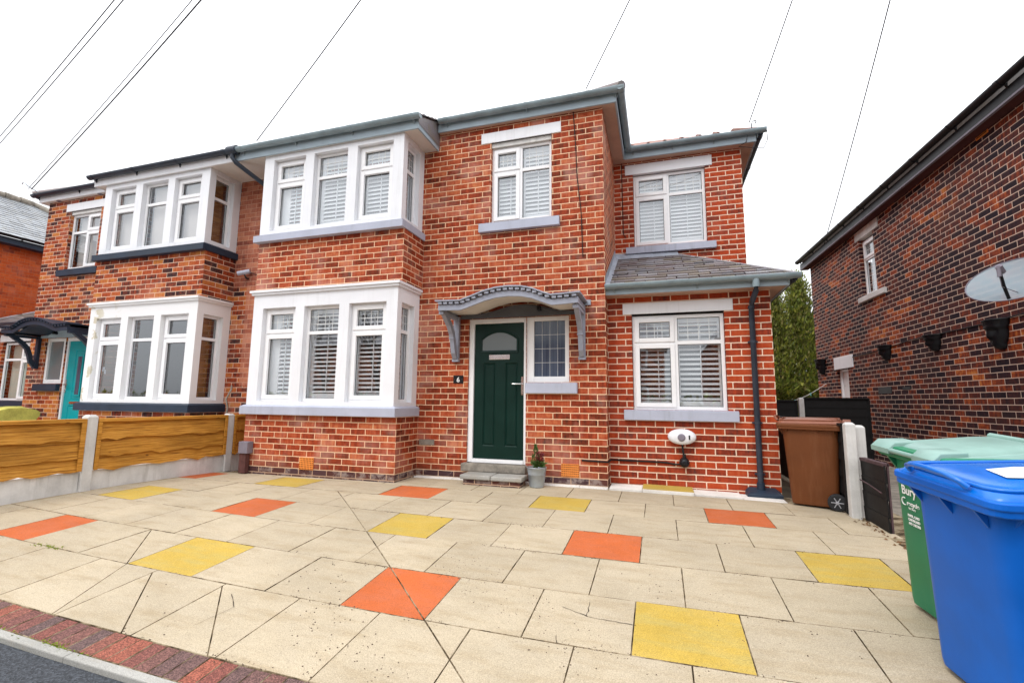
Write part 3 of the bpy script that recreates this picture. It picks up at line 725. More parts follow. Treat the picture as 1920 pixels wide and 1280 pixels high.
    if ours:
        # arched light
        def arch(g, b0, bs, bt):
            pts = [(.37-g, b0), (.37+g, b0), (.37+g, bs)]
            for i in range(1, 12): t = i/12; pts.append((.37+g*(1-2*t), bs+(bt-bs)*(1-(1-2*t)**2)))
            return pts+[(.37-g, bs)]
        mb = MB(dT); o = arch(.285, 1.475, 1.675, 1.79); k = arch(.257, 1.505, 1.66, 1.762)
        n = len(o); mb.add([(a, b, 0.001) for a, b in o]+[(a, b, .016) for a, b in o]+[(a, b, .012) for a, b in k]+[(a, b, 0.0) for a, b in k], [(r*n+i, r*n+(i+1) % n, (r+1)*n+(i+1) % n, (r+1)*n+i) for r in range(3) for i in range(n)])
        gfr = build('glass_moulding', mb, dm, dr)
        mb = MB(dT); mb.add([(a, b, .002) for a, b in k], [tuple(range(n))]); build('glass', mb, 'frosted', dr)
        mb = MB(dT); mb.box(.215, .525, 1.365, 1.45, .0, .012) if False else mb.box(.22, .53, 1.375, 1.445, .0, .014)
        build('letterbox', mb, 'chrome', dr, bevel=.004)
    else:
        mb = MB(dT); mb.box(.28, .46, .80, 1.62, .0, .012); build('glass_moulding', mb, dm, dr)
        mb = MB(dT); mb.box(.315, .425, .84, 1.58, .011, .016); build('glass', mb, 'side_glass', dr)
        mb = MB(dT); mb.box(.23, .55, .655, .70, .0, .014); build('letterbox', mb, 'chrome', dr, bevel=.004)
    mb = MB(dT); hx = .715
    mb.box(hx-.017, hx+.017, .88, 1.13, 0, .012); mb.tube([(hx, 1.03, .012), (hx, 1.03, .05), (hx-.02, 1.03, .058), (hx-.135, 1.03, .055)], .010); mb.tube([(hx, .93, .01), (hx, .93, .02)], .013)
    build('handle', mb, 'chrome', dr)
    mb = MB(xf); mb.box(-1.985, -1.06, -.12, .02, .138, .243)
    st1 = build('doorstep', mb, 'concrete_old', H, bevel=.012)
    mb = MB(xf); mb.box(-1.86, -1.44, -.43, -.125, .085, .142); mb.box(-1.436, -1.02, -.425, -.12, .082, .139)
    build('step_slab', mb, 'stone' if not ours else 'kerb_stone', H, bevel=.014)
    mb = MB(xf); mb.box(-1.82, -1.05, -.395, -.13, -.05, .084); build('step_brickwork', mb, 'brick_red', H)
    # ---- canopy
    prof = [(-2.155, .0), (-2.0, -.005), (-1.83, -.01), (-1.68, .035), (-1.5, .095), (-1.33, .13), (-1.16, .14), (-1.0, .13), (-.85, .095), (-.7, .03), (-.6, -.005), (-.45, .0), (-.265, .01)]
    zc = 2.29; yf = -.60
    def band(mb, ya, yb, z0, z1, ext=0):
        P = [(x+(ext if i == len(prof)-1 else -ext if i == 0 else 0), zc+z) for i, (x, z) in enumerate(prof)]
        n = len(P); vs = [(x, ya, z+z0) for x, z in P]+[(x, ya, z+z1) for x, z in P]+[(x, yb, z+z1) for x, z in P]+[(x, yb, z+z0) for x, z in P]
        fs = [(r*n+i, r*n+i+1, ((r+1) % 4)*n+i+1, ((r+1) % 4)*n+i) for r in range(4) for i in range(n-1)]+[(0, n, 2*n, 3*n), (n-1, 2*n-1, 3*n-1, 4*n-1)]
        mb.add(vs, fs)
    mb = MB(xf); band(mb, yf, yf+.03, 0, .075); 
    mb.box(-2.155, -2.125, yf+.031, -.0, 2.292, 2.36); mb.box(-.295, -.265, yf+.031, -.0, 2.30, 2.37)
    can = build('canopy', mb, st['can'], H, bevel=.003)
    mb = MB(xf); band(mb, yf-.045, 0, .118, .135, .03); build('canopy_roof', mb, st['can'], can)
    mb = MB(xf)   # row of tile ends
    for i in range(len(prof)-1):
        (xa, za), (xb, zb) = prof[i], prof[i+1]; L = math.hypot(xb-xa, zb-za); k = max(1, int(L/.075))
        for j in range(k):
            t = (j+.5)/k; cx, cz = xa+(xb-xa)*t, zc+za+(zb-za)*t
            mb.box(cx-.027, cx+.027, yf-.03, yf+.05, cz+.082, cz+.112)
    build('dentil_row', mb, st['can'], can)
    mb = MB(xf); band(mb, -.5, -.02, .04, .05); build('canopy_soffit', mb, 'soffit_white' if ours else st['can'], can)
    mb = MB(xf); P = [(-2.06, 2.262), (-.40, 2.262), (-.40, 2.31), (-.62, 2.32)]+[(-.62-.105*i, 2.32+.11*math.sin(math.pi*i/10)) for i in range(1, 10)]+[(-1.78, 2.32), (-2.06, 2.31)]
    mb.prism([(x, -.02, z) for x, z in P], (0, -.03, 0)); mb.tube([(-1.72+.0, -.055, 2.28)]+[(-1.72+1.1*i/12, -.055, 2.28+.13*math.sin(math.pi*i/12)) for i in range(1, 13)], .008, 6)
    build('canopy_backboard', mb, 'canopy_dark' if ours else 'fascia_grey', can)
    for bx0 in (-2.17, -.35):
        mb = MB(xf); bx1 = bx0+.085
        mb.box(bx0, bx1, -.055, 0.0, 1.66, 2.30)
        # scrolled brace
        cen = [(-.055, 1.70), (-.12, 1.78), (-.155, 1.92), (-.20, 2.04), (-.29, 2.14), (-.40, 2.22), (-.50, 2.30)]
        o = [(y-.03, z-.02) for y, z in cen]; k = [(y+.03, z+.03) for y, z in cen]
        mb.prism([(bx0+.012, y, z) for y, z in o]+[(bx0+.012, y, z) for y, z in k[::-1]], (.061, 0, 0))
        mb.box(bx0+.004, bx0+.081, -.215, -.165, 1.955, 1.975); mb.box(bx0-.006, bx1+.006, -.07, 0, 1.645, 1.685)
        mb.box(bx0+.008, bx1-.008, -.56, -.05, 2.245, 2.292)
        build('canopy_bracket', mb, st['can'], can, bevel=.003)
    mb = MB(xf); mb.box(-.91, -.865, -.12, -.05, 2.325, 2.385); build('canopy_light', mb, 'black_plastic', can)
    mb = MB(xf); mb.box(-2.2, -.2, -.012, .0, 2.405, 2.44) if not ours else mb.box(-.275, -.19, -.03, 0, 2.38, 2.45); build('flashing', mb, 'lead' if ours else 'white_paint', H)
    # ---- eaves, main
    fz0, fz1 = 5.195, 5.325
    mb = MB(xf); mb.box(-2.50, .20, -.085, -.06, fz0, fz1); mb.box(.175, .20, -.0598, 1.55, fz0, fz1)
    mb.box(.2002, 2.225, 1.545, 1.57, fz0, fz1); mb.box(2.2, 2.225, 1.5705, 9.1, fz0, fz1)
    build('fascia', mb, st['fas'], H, bevel=.003)
    mb = MB(xf); mb.box(-2.5, -.0, -.06, .0, fz0+.004, fz0+.02); mb.box(.0, .175, -.06, 1.56, fz0+.006, fz0+.02); mb.box(.0, 2.2, 1.57, 1.70, fz0+.004, fz0+.016); mb.box(2.02, 2.2, 1.70, 9.05, fz0+.006, fz0+.02)
    build('soffit', mb, st['sof'], H)
    gutter(H, (-2.46, -.085, 5.35), (.31, -.085, 5.35), (0, -1, 0), st['gut'], xf)
    gutter(H, (.20, -.19, 5.352), (.20, 1.50, 5.352), (1, 0, 0), st['gut'], xf)
    gutter(H, (.22, 1.545, 5.35), (2.36, 1.545, 5.35), (0, -1, 0), st['gut'], xf, step=.55)
    gutter(H, (2.225, 1.56, 5.335), (2.225, 9.1, 5.335), (1, 0, 0), 'pipe_grey', xf)
    # ---- eaves, bay (its roof sweeps out over the bay)
    mb = MB(xf); mb.box(-5.86, -2.515, -.665, -.64, 4.935, 5.075)
    mb.box(-2.54, -2.515, -.6398, -.0, 4.935, 5.075)
    build('bay_fascia', mb, st['fas'], H, bevel=.003)
    mb = MB(xf); mb.box(-5.86, -2.54, -.64, 0, 4.948, 4.962); build('bay_soffit', mb, 'soffit_white', H)
    gutter(H, (-5.80, -.665, 5.10), (-2.46, -.665, 5.10), (0, -1, 0), st['gut'], xf, step=.85)
    mb = MB(xf); slates(mb, (-5.86, -.70, 5.12), (-2.48, -.70, 5.12), (-5.86, .3, 5.55), (-2.48, .3, 5.55)); mb.add([(-2.51, -.69, 5.10), (-2.51, .2, 5.5), (-2.51, .2, 5.0), (-2.51, -.66, 5.0)], [(0, 1, 2, 3)]); mb.quad((-5.86, -.68, 5.11), (-2.5, -.68, 5.11), (-2.5, .3, 5.53), (-5.86, .3, 5.53))
    build('bay_roof', mb, 'slate_grey', H)
    # ---- main roof, hipped
    mb = MB(xf); ez = 5.365; p = math.tan(R(29))
    y0, y1, xe = -.13, 9.2, .26; rz = ez+p*(y1-y0)/2; ry = (y0+y1)/2; rx = xe-(y1-y0)/2
    mb.quad((-5.86, y0, ez), (xe, y0, ez), (rx, ry, rz), (-5.86, ry, rz)); mb.add([(xe, y0, ez), (xe, y1, ez), (rx, ry, rz)], [(0, 1, 2)]); mb.quad((-5.86, y1, ez), (-5.86, ry, rz), (rx, ry, rz), (xe, y1, ez))
    mb.tube([(xe+.02, y0-.02, ez+.0), (xe-.5, y0+.5, ez+p*.5+.03)], .07, 10); mb.tube([(-5.86, ry, rz+.03), (rx, ry, rz+.03)], .09, 8); mb.tube([(xe-.5, y0+.5, ez+p*.5+.03), (rx, ry, rz+.03)], .08, 8)
    build('roof', mb, 'slate_grey', H)
    mb = MB(xf); p2 = math.tan(R(31)); a = (.2, 1.50, 5.365); 
    mb.quad((.0, 1.5, 5.365), (2.27, 1.5, 5.365), (.6, 3.3, 5.365+p2*1.8), (.0, 3.3, 5.365+p2*1.8)); mb.add([(2.27, 1.5, 5.365), (2.27, 8, 5.365), (.6, 3.3, 5.365+p2*1.8), (.6, 8, 5.365+p2*1.8)], [(0, 1, 3, 2)])
    for i in range(7):
        x = .32+.27*i; 
        if x < 1.9: mb.tube([(x, 1.47, 5.375), (x, 1.62, 5.375+p2*.15), (x, 2.0, 5.385+p2*.5)], .026, 8)
    mb.tube([(2.24, 1.52, 5.372), (1.95, 1.87, 5.372+p2*.37)], [.035, .05], 10)
    r2 = build('extension_roof', mb, 'tile_red', H)
    if ours:
        mb = MB(xf); mb.tube([(2.16, 1.50, 5.36)]+[(2.16+.0, 1.50, 5.36+.11*i/3) for i in range(1, 4)]+[(2.185, 1.50, 5.51), (2.215, 1.5, 5.515), (2.23, 1.5, 5.495), (2.222, 1.5, 5.475), (2.205, 1.5, 5.48)], .008, 6)
        build('hip_iron', mb, 'black_plastic', r2)
    # ---- lean-to roof of the extension
    mb = MB(xf); e0, e1 = (0.0, .02, 2.635), (2.27, .02, 2.635); h0, h1 = (0, 1.70, 3.50), (1.0, 1.70, 3.50)
    mb.add([(0, .03, 2.622), (2.25, .03, 2.622), (1.0, 1.7, 3.485), (0, 1.7, 3.485)], [(0, 1, 2, 3)], 1); mb.add([(2.25, .03, 2.622), (2.25, 1.7, 2.622), (1.0, 1.7, 3.485), (1.0, 1.7, 3.48)], [(0, 1, 2, 3)], 1)
    slates(mb, e0, e1, h0, h1, .27, .145); slates(mb, (2.28, .02, 2.635), (2.28, 1.75, 2.635), (1.0, 1.70, 3.50), (1.0, 1.76, 3.50), .27, .145)
    mb.tube([(2.27, .02, 2.65), (1.0, 1.70, 3.505)], .02, 6)
    lr = build('lean_to_roof', mb, ['slate_grey', 'interior_red'], H)
    mb = MB(xf); mb.add([(0, 1.69, 3.59), (1.0, 1.69, 3.555), (1.02, 1.58, 3.46), (0, 1.58, 3.46)], [(0, 1, 2, 3)]); mb.add([(0.004, 0, 2.66), (.004, 1.7, 3.58), (.06, 1.7, 3.52), (.06, 0, 2.64)], [(0, 1, 2, 3)])
    mb.add([(0.004, 0, 2.66), (.004, 1.7, 3.58), (.004, 1.7, 3.68), (.004, 0, 2.76)], [(0, 1, 2, 3)]); build('flashing', mb, 'lead', lr)
    mb = MB(xf); mb.box(0.0, 2.19, .045, .07, 2.515, 2.60); mb.box(2.165, 2.19, .0705, 1.75, 2.515, 2.60); build('lean_to_fascia', mb, st['fas'], H, bevel=.003)
    mb = MB(xf); mb.box(0, 2.165, .07, .277, 2.522, 2.536); mb.box(2.02, 2.165, .277, 1.75, 2.524, 2.538); build('lean_to_soffit', mb, st['sof'], H)
    gutter(H, (.0, .045, 2.635), (2.30, .045, 2.635), (0, -1, 0), st['gut'], xf)
    gutter(H, (2.19, .06, 2.63), (2.19, 1.7, 2.63), (1, 0, 0), 'pipe_grey', xf)
    # ---- rainwater pipe
    if ours:
        mb = MB(xf); mb.tube([(1.815, -.015, 2.62), (1.815, -.015, 2.50)], .042, 12); build('gutter_outlet', mb, 'gutter_grey', H)
        mb = MB(xf); mb.tube([(1.815, -.01, 2.51), (1.812, .0, 2.46), (1.795, .19, 2.36), (1.79, .225, 2.30), (1.79, .232, .12)], .034, 12)
        for z in (2.30, 1.86, .86, .25): mb.tube([(1.79, .232, z-.014), (1.79, .232, z+.014)], .041, 12)
        for z in (1.86, .86, .25): mb.box(1.735, 1.845, .24, .274, z-.01, z+.01)
        dp = build('downpipe', mb, 'pipe_grey', H)
        mb = MB(xf)
        mb.loft([[(1.62, .10, .0), (2.0, .10, .0), (2.0, .272, .0), (1.62, .272, .0)], [(1.62, .10, .03), (2.0, .10, .03), (2.0, .272, .05), (1.62, .272, .05)], [(1.66, .14, .05), (1.95, .14, .05), (1.95, .272, .09), (1.66, .272, .09)]], 0, False)
        mb.tube([(1.79, .232, .06), (1.79, .232, .15)], .045, 12); build('gully_cover', mb, 'navy', dp, bevel=.006)
    else:   # swan-neck at the party line, seen under the shared eaves
        X = -5.86
        mb = MB(); mb.tube([(X, -.72, 5.06), (X, -.72, 4.97), (X+.03, -.68, 4.90), (-5.42, -.12, 4.50), (-5.40, -.06, 4.42), (-5.40, -.05, 3.2)], .036, 12); mb.tube([(X-.09, -.725, 5.09), (X+.09, -.725, 5.09)], .072, 14)
        build('downpipe', mb, 'pipe_grey', H)
    # ---- vents and small wall parts
    def airbrick(x, y, z, w=.235, h=.165):
        mb = MB(xf); mb.box(x, x+w, y-.014, y+.01, z, z+h)
        for i in range(9):
            for j in range(6):
                a, b = x+w*(i+.5)/9, z+h*(j+.5)/6
                mb.quad((a-.0065, y-.0145, b-.0075), (a+.0065, y-.0145, b-.0075), (a+.0065, y-.0145, b+.0075), (a-.0065, y-.0145, b+.0075), 1)
        build('air_brick', mb, ['terracotta', 'hole'], H)
    airbrick(-4.255, -.588, .108); airbrick(-.60, 0, .125)
    mb = MB(xf); mb.box(-2.69, -2.45, -.006, .01, .458, .535)
    for i in (0, 1): mb.box(-2.665+.10*i, -2.58+.10*i, -.0075, 0, .48, .513)
    build('vent', mb, 'concrete_old', H)
    if not ours:
        for x in (-.35, -1.6):
            mb = MB(xf); mb.tube([(x, -.03, 5.196), (x, -.03, 5.188)], .045, 12); build('soffit_light', mb, 'grey_box', H)
        mb = MB(xf); mb.tube([(.05, -.2, 5.37), (.05, -.35, 5.42), (.12, -.42, 5.5), (.2, -.4, 5.47)], .010, 6); build('cable_hook', mb, 'zinc', H)
    return H
HO = house(True)
HL = house(False)

# ------------------------------------------------------------------ right-hand neighbour, wall turned a little
NO = Vector((4.913, 0, 0)); ND = Vector((-.03839, .99926, 0)); NN = Vector((-.99926, -.03839, 0))
def NB(s=0, c=0): return TF(NO+ND*s+NN*c, ND, NN)
H = thing('neighbouring_house', NO+ND*3, 'house on the right, sooty dark brick side wall with black gutter and small upper window', 'house')
mb = MB(); wall(mb, NB(), -3.2, 7.86, -.3, 4.78, [(4.38, 4.99, 3.29, 4.5), (6.0, 6.62, -.1, 1.9)], depth=.12)
T2 = TF(NO+ND*7.86, -NN, ND); wall(mb, T2, 0, 7, -.3, 4.78); wall(mb, TF(NO+ND*-3.2, -NN, -ND), 0, 7, -.3, 4.78)
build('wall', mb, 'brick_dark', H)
window(H, NB(4.38, -.07), .61, 1.13, [], shut=False) if False else None
window(H, TF(NO+ND*4.38+Vector((0, 0, 3.31))+NN*-.07, ND, NN), .61, 1.14, [(.045, .565, .045, .72, False, (3, 4)), (.045, .565, .77, 1.095, True, (3, 2))], shut=False, blind='blind_beige')
mb = MB(NB()); mb.box(4.14, 5.13, 4.49, 4.68, -.1, .02); build('lintel', mb, 'concrete', H, bevel=.006)
mb = MB(NB()); mb.box(5.70, 6.70, 1.90, 2.18, -.1, .025); build('lintel', mb, 'white_paint', H, bevel=.006)
mb = MB(NB()); mb.box(4.03, 5.10, 3.17, 3.28, -.1, .06); build('sill', mb, 'concrete', H, bevel=.01)
mb = MB(NB()); mb.box(6.0, 6.06, -.1, 1.9, -.12, -.06); mb.box(6.56, 6.62, -.1, 1.9, -.12, -.06); mb.box(6.06, 6.56, 1.84, 1.9, -.12, -.06)
build('door_frame', mb, 'upvc', H, bevel=.004)
mb = MB(NB()); mb.box(6.06, 6.56, -.1, 1.84, -.13, -.10); mb.box(6.10, 6.27, .1, 1.74, -.10, -.092); mb.box(6.35, 6.52, .1, 1.74, -.10, -.092)
build('side_door', mb, 'upvc', H, bevel=.006)
mb = MB(NB()); mb.box(-3.4, 8.02, 4.70, 4.72, .0, .17); build('soffit', mb, 'interior_red', H)
mb = MB(NB()); mb.box(-3.4, 8.02, 4.72, 4.86, .17, .19); build('fascia', mb, 'black_plastic', H)
mb = MB(NB()); mb.box(-3.4, 8.02, 4.695, 4.72, .155, .195); build('fascia_edge', mb, 'grey_box', H)
p0 = NO+ND*-3.4+NN*.19+Vector((0, 0, 4.93)); p1 = NO+ND*8.02+NN*.19+Vector((0, 0, 4.93)); gutter(H, p0, p1, NN, 'black_plastic', None, r=.06)
mb = MB(NB()); mb.quad((-3.4, 4.93, .22), (8.05, 4.93, .22), (8.05-3, 6.7, -3.2), (-3.4, 6.7, -3.2)); mb.add([(8.05, 4.93, .22), (8.05, 4.93, -7), (5.05, 6.7, -3.2)], [(0, 1, 2)])
build('roof', mb, 'slate_grey', H)
mb = MB(NB()); mb.box(1.13, 1.36, 4.655, 4.79, -.0, .006)
for i in range(5): mb.box(1.15, 1.34, 4.675+.021*i, 4.685+.021*i, .006, .009, 1)
build('vent', mb, ['terracotta', 'hole'], H)
mb = MB(NB()); mb.box(4.18, 4.68, 1.305, 1.435, 0, .008); build('wall_plate', mb, 'black_plastic', H)
mb = MB(NB()); mb.box(3.55, 3.80, 1.36, 1.41, 0, .006); build('wall_plate', mb, 'black_plastic', H)
mb = MB(NB()); pts = []
for i in range(33):
    s_ = 7.4-8.6*i/32; u = min(1, abs(((s_-.5) % 2.9)-1.45)/1.45); pts.append((s_, 2.215-.03*(1-u*u)-max(0, (s_-2.7))*.025, .012))
mb.tube(pts, .008, 6); mb.tube([(5.0, 4.70, .01), (6.4, 4.62, .012), (7.3, 4.62, .01)], .006, 5)
build('wall_cable', mb, 'wire_black', H)

# mask planters
def planter():
    mb = MB(); rings = []
    prof = [(-.205, .05, .04), (-.195, .075, .07), (-.165, .085, .095), (-.13, .088, .125), (-.105, .105, .125), (-.06, .125, .135), (-.02, .135, .145), (.02, .14, .15), (.055, .142, .155), (.075, .16, .18), (.10, .155, .165), (.12, .172, .19), (.145, .165, .18), (.16, .178, .20), (.175, .178, .20), (.176, .15, .17)]
    for z, w, d in prof:
        ring = []
        for k in range(20):
            t = math.pi*k/19; x = -math.cos(t)*w; y = math.sin(t)*d*.85
            a = abs(t-math.pi/2)
            if -.08 < z < .05 and a < .22: y += .055*(1-a/.22)*(1 if z < -.0 else .6)      # nose
            if -.02 < z < .06 and .25 < a < .62: y -= .035                               # eyes
            if .04 < z < .09: y += .012                                                   # brow
            if -.115 < z < -.095 and a < .4: y -= .012                                    # mouth
            if z > .08: y += .008*math.sin(t*14)                                          # hair
            ring.append((x, y, z))
        ring += [(w*.8, -.0, z), (-w*.8, -.0, z)]
        rings.append(ring)
    mb.loft(rings, 0, True); return mb
pl0 = None
for s_, z, sc, sv in ((1.33, 2.02, 1.0, 1.0), (2.70, 2.07, .95, .66), (4.20, 2.07, .95, .72), (7.42, 2.04, 1.1, 1.0)):
    w = NO+ND*s_+NN*.005+Vector((0, 0, z))
    if not pl0: pl0 = build('wall_planter', planter(), 'black_plastic'); o = pl0
    else: o = pl0.copy(); COL.objects.link(o)
    o.location = w; o.rotation_euler = (0, 0, math.atan2(NN.y, NN.x)-math.pi/2); o.scale = (sc, sc, sv)
    tag(o, {1.33: 'black classical face wall planter nearest the satellite dish', 2.70: 'black face wall planter, next one left of the planter below the dish', 4.20: 'black face wall planter between the side door and the two planters nearer the dish', 7.42: 'black face wall planter left of the white side door lintel'}[s_], 'planter', 'black mask planters on the side wall')

# satellite dish
w0 = NO+ND*.42+NN*.36+Vector((0, 0, 2.47))
D = thing('satellite_dish', NO+ND*.7+Vector((0, 0, 2.3)), 'grey oval mesh satellite dish on the dark brick side wall', 'satellite dish')
nd = Vector((-.62, -.52, .62)).normalized(); au = nd.cross(Vector((0, 0, 1))).normalized()*-1; av = nd.cross(au).normalized()
if av.z > 0: av = -av
mb = MB(); rings = []
for r_ in (0.001, .1, .2, .3, .385, .40):
    rings.append([w0+au*math.cos(t)*r_*1.05+av*math.sin(t)*r_*.82+nd*(r_*r_*.42) for t in [2*math.pi*k/40 for k in range(40)]])
mb.loft(rings, 0, True, False); build('reflector', mb, 'dish_mesh', D)
mb = MB(); mb.tube([w0+au*math.cos(t)*.405*1.05+av*math.sin(t)*.405*.82+nd*.07 for t in [2*math.pi*k/40 for k in range(41)]], .006, 6); build('rim', mb, 'grey_box', D)
mb = MB(); b = w0+av*.30+nd*.03; e = w0+nd*.36+av*.12; mb.tube([b, b.lerp(e, .5)+av*.02, e], .017, 8); build('arm', mb, 'black_plastic', D)
mb = MB(); mb.tube([e-nd*.0+Vector((0,0,.03)), e-nd*.09+Vector((0, 0, .02))], .032, 12); mb.tube([e+Vector((0, 0, .03)), e+Vector((0, 0, -.09))], .02, 10); build('receiver_head', mb, 'grey_box', D)
mb = MB(); mb.tube([w0-nd*.02, w0-nd*.16, NO+ND*.42+Vector((0, 0, 2.32))+NN*.0], .02, 8); mb.tube([e+Vector((0,0,-.09)), e+Vector((.02,.02,-.2)), NO+ND*.5+NN*.01+Vector((0, 0, 2.22))], .004, 5); build('bracket', mb, 'grey_box', D)

# ------------------------------------------------------------------ house beyond, far left
H = thing('far_house', (-18, 2, 0), 'bright orange brick house with pale slate hipped roof at the far left edge', 'house')
mb = MB(); wall(mb, TF((-16, 0, 0), (0, 1, 0), (1, 0, 0)), -5, 6.2, -.2, 5.25); wall(mb, TF((0, -5, 0), (1, 0, 0), (0, -1, 0)), -24, -16, -.2, 5.25); wall(mb, TF((0, 6.2, 0), (1, 0, 0), (0, 1, 0)), -24, -16, -.2, 5.25)
build('wall', mb, 'brick_orange', H)
mb = MB(); mb.box(-16.0, -15.75, -5.3, 6.45, 5.12, 5.14); mb.box(-15.77, -15.75, -5.3, 6.45, 5.14, 5.28); build('fascia', mb, 'navy', H)
gutter(H, (-15.75, -5.3, 5.33), (-15.75, 6.45, 5.33), (1, 0, 0), 'black_plastic', None)
mb = MB(); slates(mb, (-15.7, -5.3, 5.34), (-15.7, 6.5, 5.34), (-19, -2, 7.35), (-19, 3.25, 7.35), .3, .2); 
mb.quad((-15.72, -5.3, 5.30), (-15.72, 6.5, 5.30), (-19, 3.25, 7.30), (-19, -2, 7.30)); mb.add([(-15.72, 6.5, 5.30), (-22.3, 6.5, 5.3), (-19, 3.25, 7.3)], [(0, 1, 2)]); mb.add([(-15.72, -5.3, 5.30), (-22.3, -5.3, 5.3), (-19, -2, 7.3)], [(0, 1, 2)])
rf = build('roof', mb, 'slate_pale', H)
mb = MB()
for i in range(14):
    a = Vector((-19, -2.0+.375*i, 7.38)); mb.tube([a, a+Vector((0, .36, 0))], [.13, .11], 10)
for i in range(10):
    a = Vector((-19, 3.25, 7.38)).lerp(Vector((-15.7, 6.5, 5.36)), i/10); b = Vector((-19, 3.25, 7.38)).lerp(Vector((-15.7, 6.5, 5.36)), (i+.95)/10); mb.tube([a, b], [.10, .12], 10)
build('ridge_tiles', mb, 'concrete_old', rf)
mb = MB(); mb.box(-20.7, -20.2, 1.9, 2.5, 6.0, 8.4); mb.box(-20.75, -20.15, 1.85, 2.55, 8.4, 8.5); build('chimney', mb, 'brick_orange', rf)

# ------------------------------------------------------------------ timber fence with concrete posts
FX = -5.72
def fpost(y, lab):
    mb = MB(); w = .055
    mb.loft([[(-w, -w, 0), (w, -w, 0), (w, w, 0), (-w, w, 0)], [(-w, -w, .84), (w, -w, .84), (w, w, .84), (-w, w, .84)], [(-w+.02, -w+.02, .865), (w-.02, -w+.02, .865), (w-.02, w-.02, .865), (-w+.02, w-.02, .865)]], 0, False)
    o = build('fence_post', mb, 'concrete', None, bevel=.006); o.location = (FX, y, G(FX, y)-.0)
    return tag(o, lab, 'fence post', 'concrete posts of the timber fence')
fpost(-2.375, 'grey concrete fence post between the two longest golden timber panels'); fpost(-.50, 'slim concrete fence post in front of the party wall, beside the bay window')
fpost(-4.28, 'concrete fence post at the street end of the timber fence')
def fpanel(ya, yb, lab, mat='fence_wood'):
    L = yb-ya; P = thing('timber_fence', (FX, (ya+yb)/2, 0), lab, 'fence', 'panels of the boundary fence')
    mb = MB(); mb.box(FX-.022, FX+.022, ya, yb, G(FX, ya)-.05, .245); build('gravel_board', mb, 'concrete', P, bevel=.004)
    mb = MB(); z = .80
    for (za, zb) in ((.60, .80), (.40, .625), (.25, .425)):
        n = 16; top = []; bot = []
        for i in range(n+1):
            y = ya+L*i/n; top.append((y, zb)); bot.append((y, za+random.uniform(-.012, .012)-(.02 if i % 5 == 2 else 0)))
        xa, xb = FX+.052, FX+.004; N = n+1
        vs = [(xa, y, z_) for y, z_ in bot]+[(xb, y, z_) for y, z_ in top]+[(xb-.012, y, z_) for y, z_ in top]+[(xa-.016, y, z_) for y, z_ in bot]
        mb.add(vs, [(r*N+i, r*N+i+1, ((r+1) % 4)*N+i+1, ((r+1) % 4)*N+i) for r in range(4) for i in range(n)])
    build('board', mb, mat, P)
    mb = MB(); mb.box(FX-.03, FX+.062, ya, yb, .80, .842); build('capping', mb, mat, P, bevel=.004)
    mb = MB(); mb.box(FX+.05, FX+.064, yb-.05, yb, .25, .80); build('batten', mb, mat, P, bevel=.003)
    mb = MB(); mb.box(FX+.05, FX+.064, ya, ya+.04, .25, .80); build('batten', mb, mat, P, bevel=.003)
fpanel(-2.315, -.56, 'golden timber fence panel below the neighbour bay window'); fpanel(-4.22, -2.435, 'golden timber fence panel at the left edge of the photo')
fpanel(-.44, -.02, 'short dark stained fence panel tucked between the bay and the last post', 'fence_wood')

# ------------------------------------------------------------------ black fences by the right boundary
def cpost(x, y, h, lab):
    mb = MB(); w = .045; mb.loft([[(-w, -w, -.05), (w, -w, -.05), (w, w, -.05), (-w, w, -.05)], [(-w, -w, h-.02), (w, -w, h-.02), (w, w, h-.02), (-w, w, h-.02)], [(-w+.02, -w+.02, h), (w-.02, -w+.02, h), (w-.02, w-.02, h), (-w+.02, w-.02, h)]], 0, False)
    o = build('gate_post', mb, 'concrete', None, bevel=.006); o.location = (x, y, G(x, y)); return tag(o, lab, 'fence post', 'weathered concrete posts on the right boundary')
cpost(2.485, -.57, .93, 'tall weathered concrete post beside the brown bin'); cpost(2.60, -.47, .90, 'second concrete post just behind the one beside the brown bin'); cpost(3.33, 4.45, 1.24, 'far concrete post between the two black fence panels in the passage')
def blackpanel(a, b, z1, lab, th=.035, horizontal=True, z0=.0):
    a, b = Vector(a), Vector(b); d = (b-a).normalized(); n = Vector((d.y, -d.x, 0)); L = (b-a).length; T = TF(a, d, n)
    P = thing('black_fence_panel', (a+b)/2, lab, 'fence', 'black painted fence panels')
    mb = MB(T); k = max(3, int((z1-z0)/.155)); hh = (z1-z0-.03)/k
    for i in range(k):
        mb.add([(0, z0+hh*i, .02), (L, z0+hh*i, .02), (L, z0+hh*(i+1)+.01, .006), (0, z0+hh*(i+1)+.01, .006), (0, z0+hh*i, .0), (L, z0+hh*i, .0), (L, z0+hh*(i+1)+.01, -.006), (0, z0+hh*(i+1)+.01, -.006)], [(0, 1, 2, 3), (5, 4, 7, 6), (4, 5, 1, 0), (3, 2, 6, 7), (0, 3, 7, 4), (1, 5, 6, 2)])
    build('board', mb, 'fence_black', P)
    mb = MB(T); mb.box(0, .03, z0, z1, .02, .035); mb.box(L-.03, L, z0, z1, .02, .035); mb.box(0, L, z1-.03, z1, -.012, .04); build('batten', mb, 'fence_trim' if z1 < .8 else 'fence_black', P, bevel=.003)
    return P
P = blackpanel((2.555, -1.12, 0), (2.555, -.60, 0), .575, 'low black panel in front of the concrete post, beside the green bin', z0=-.05)
mb = MB(); mb.tube([(2.53, -.62, .36), (2.528, -.82, .345), (2.53, -1.08, .31)], .007, 5); build('strap', mb, 'fence_trim', P)
blackpanel((2.47, 4.4, 0), (2.47, -.50, 0), .90, 'long black fence panel running back behind the brown bin')
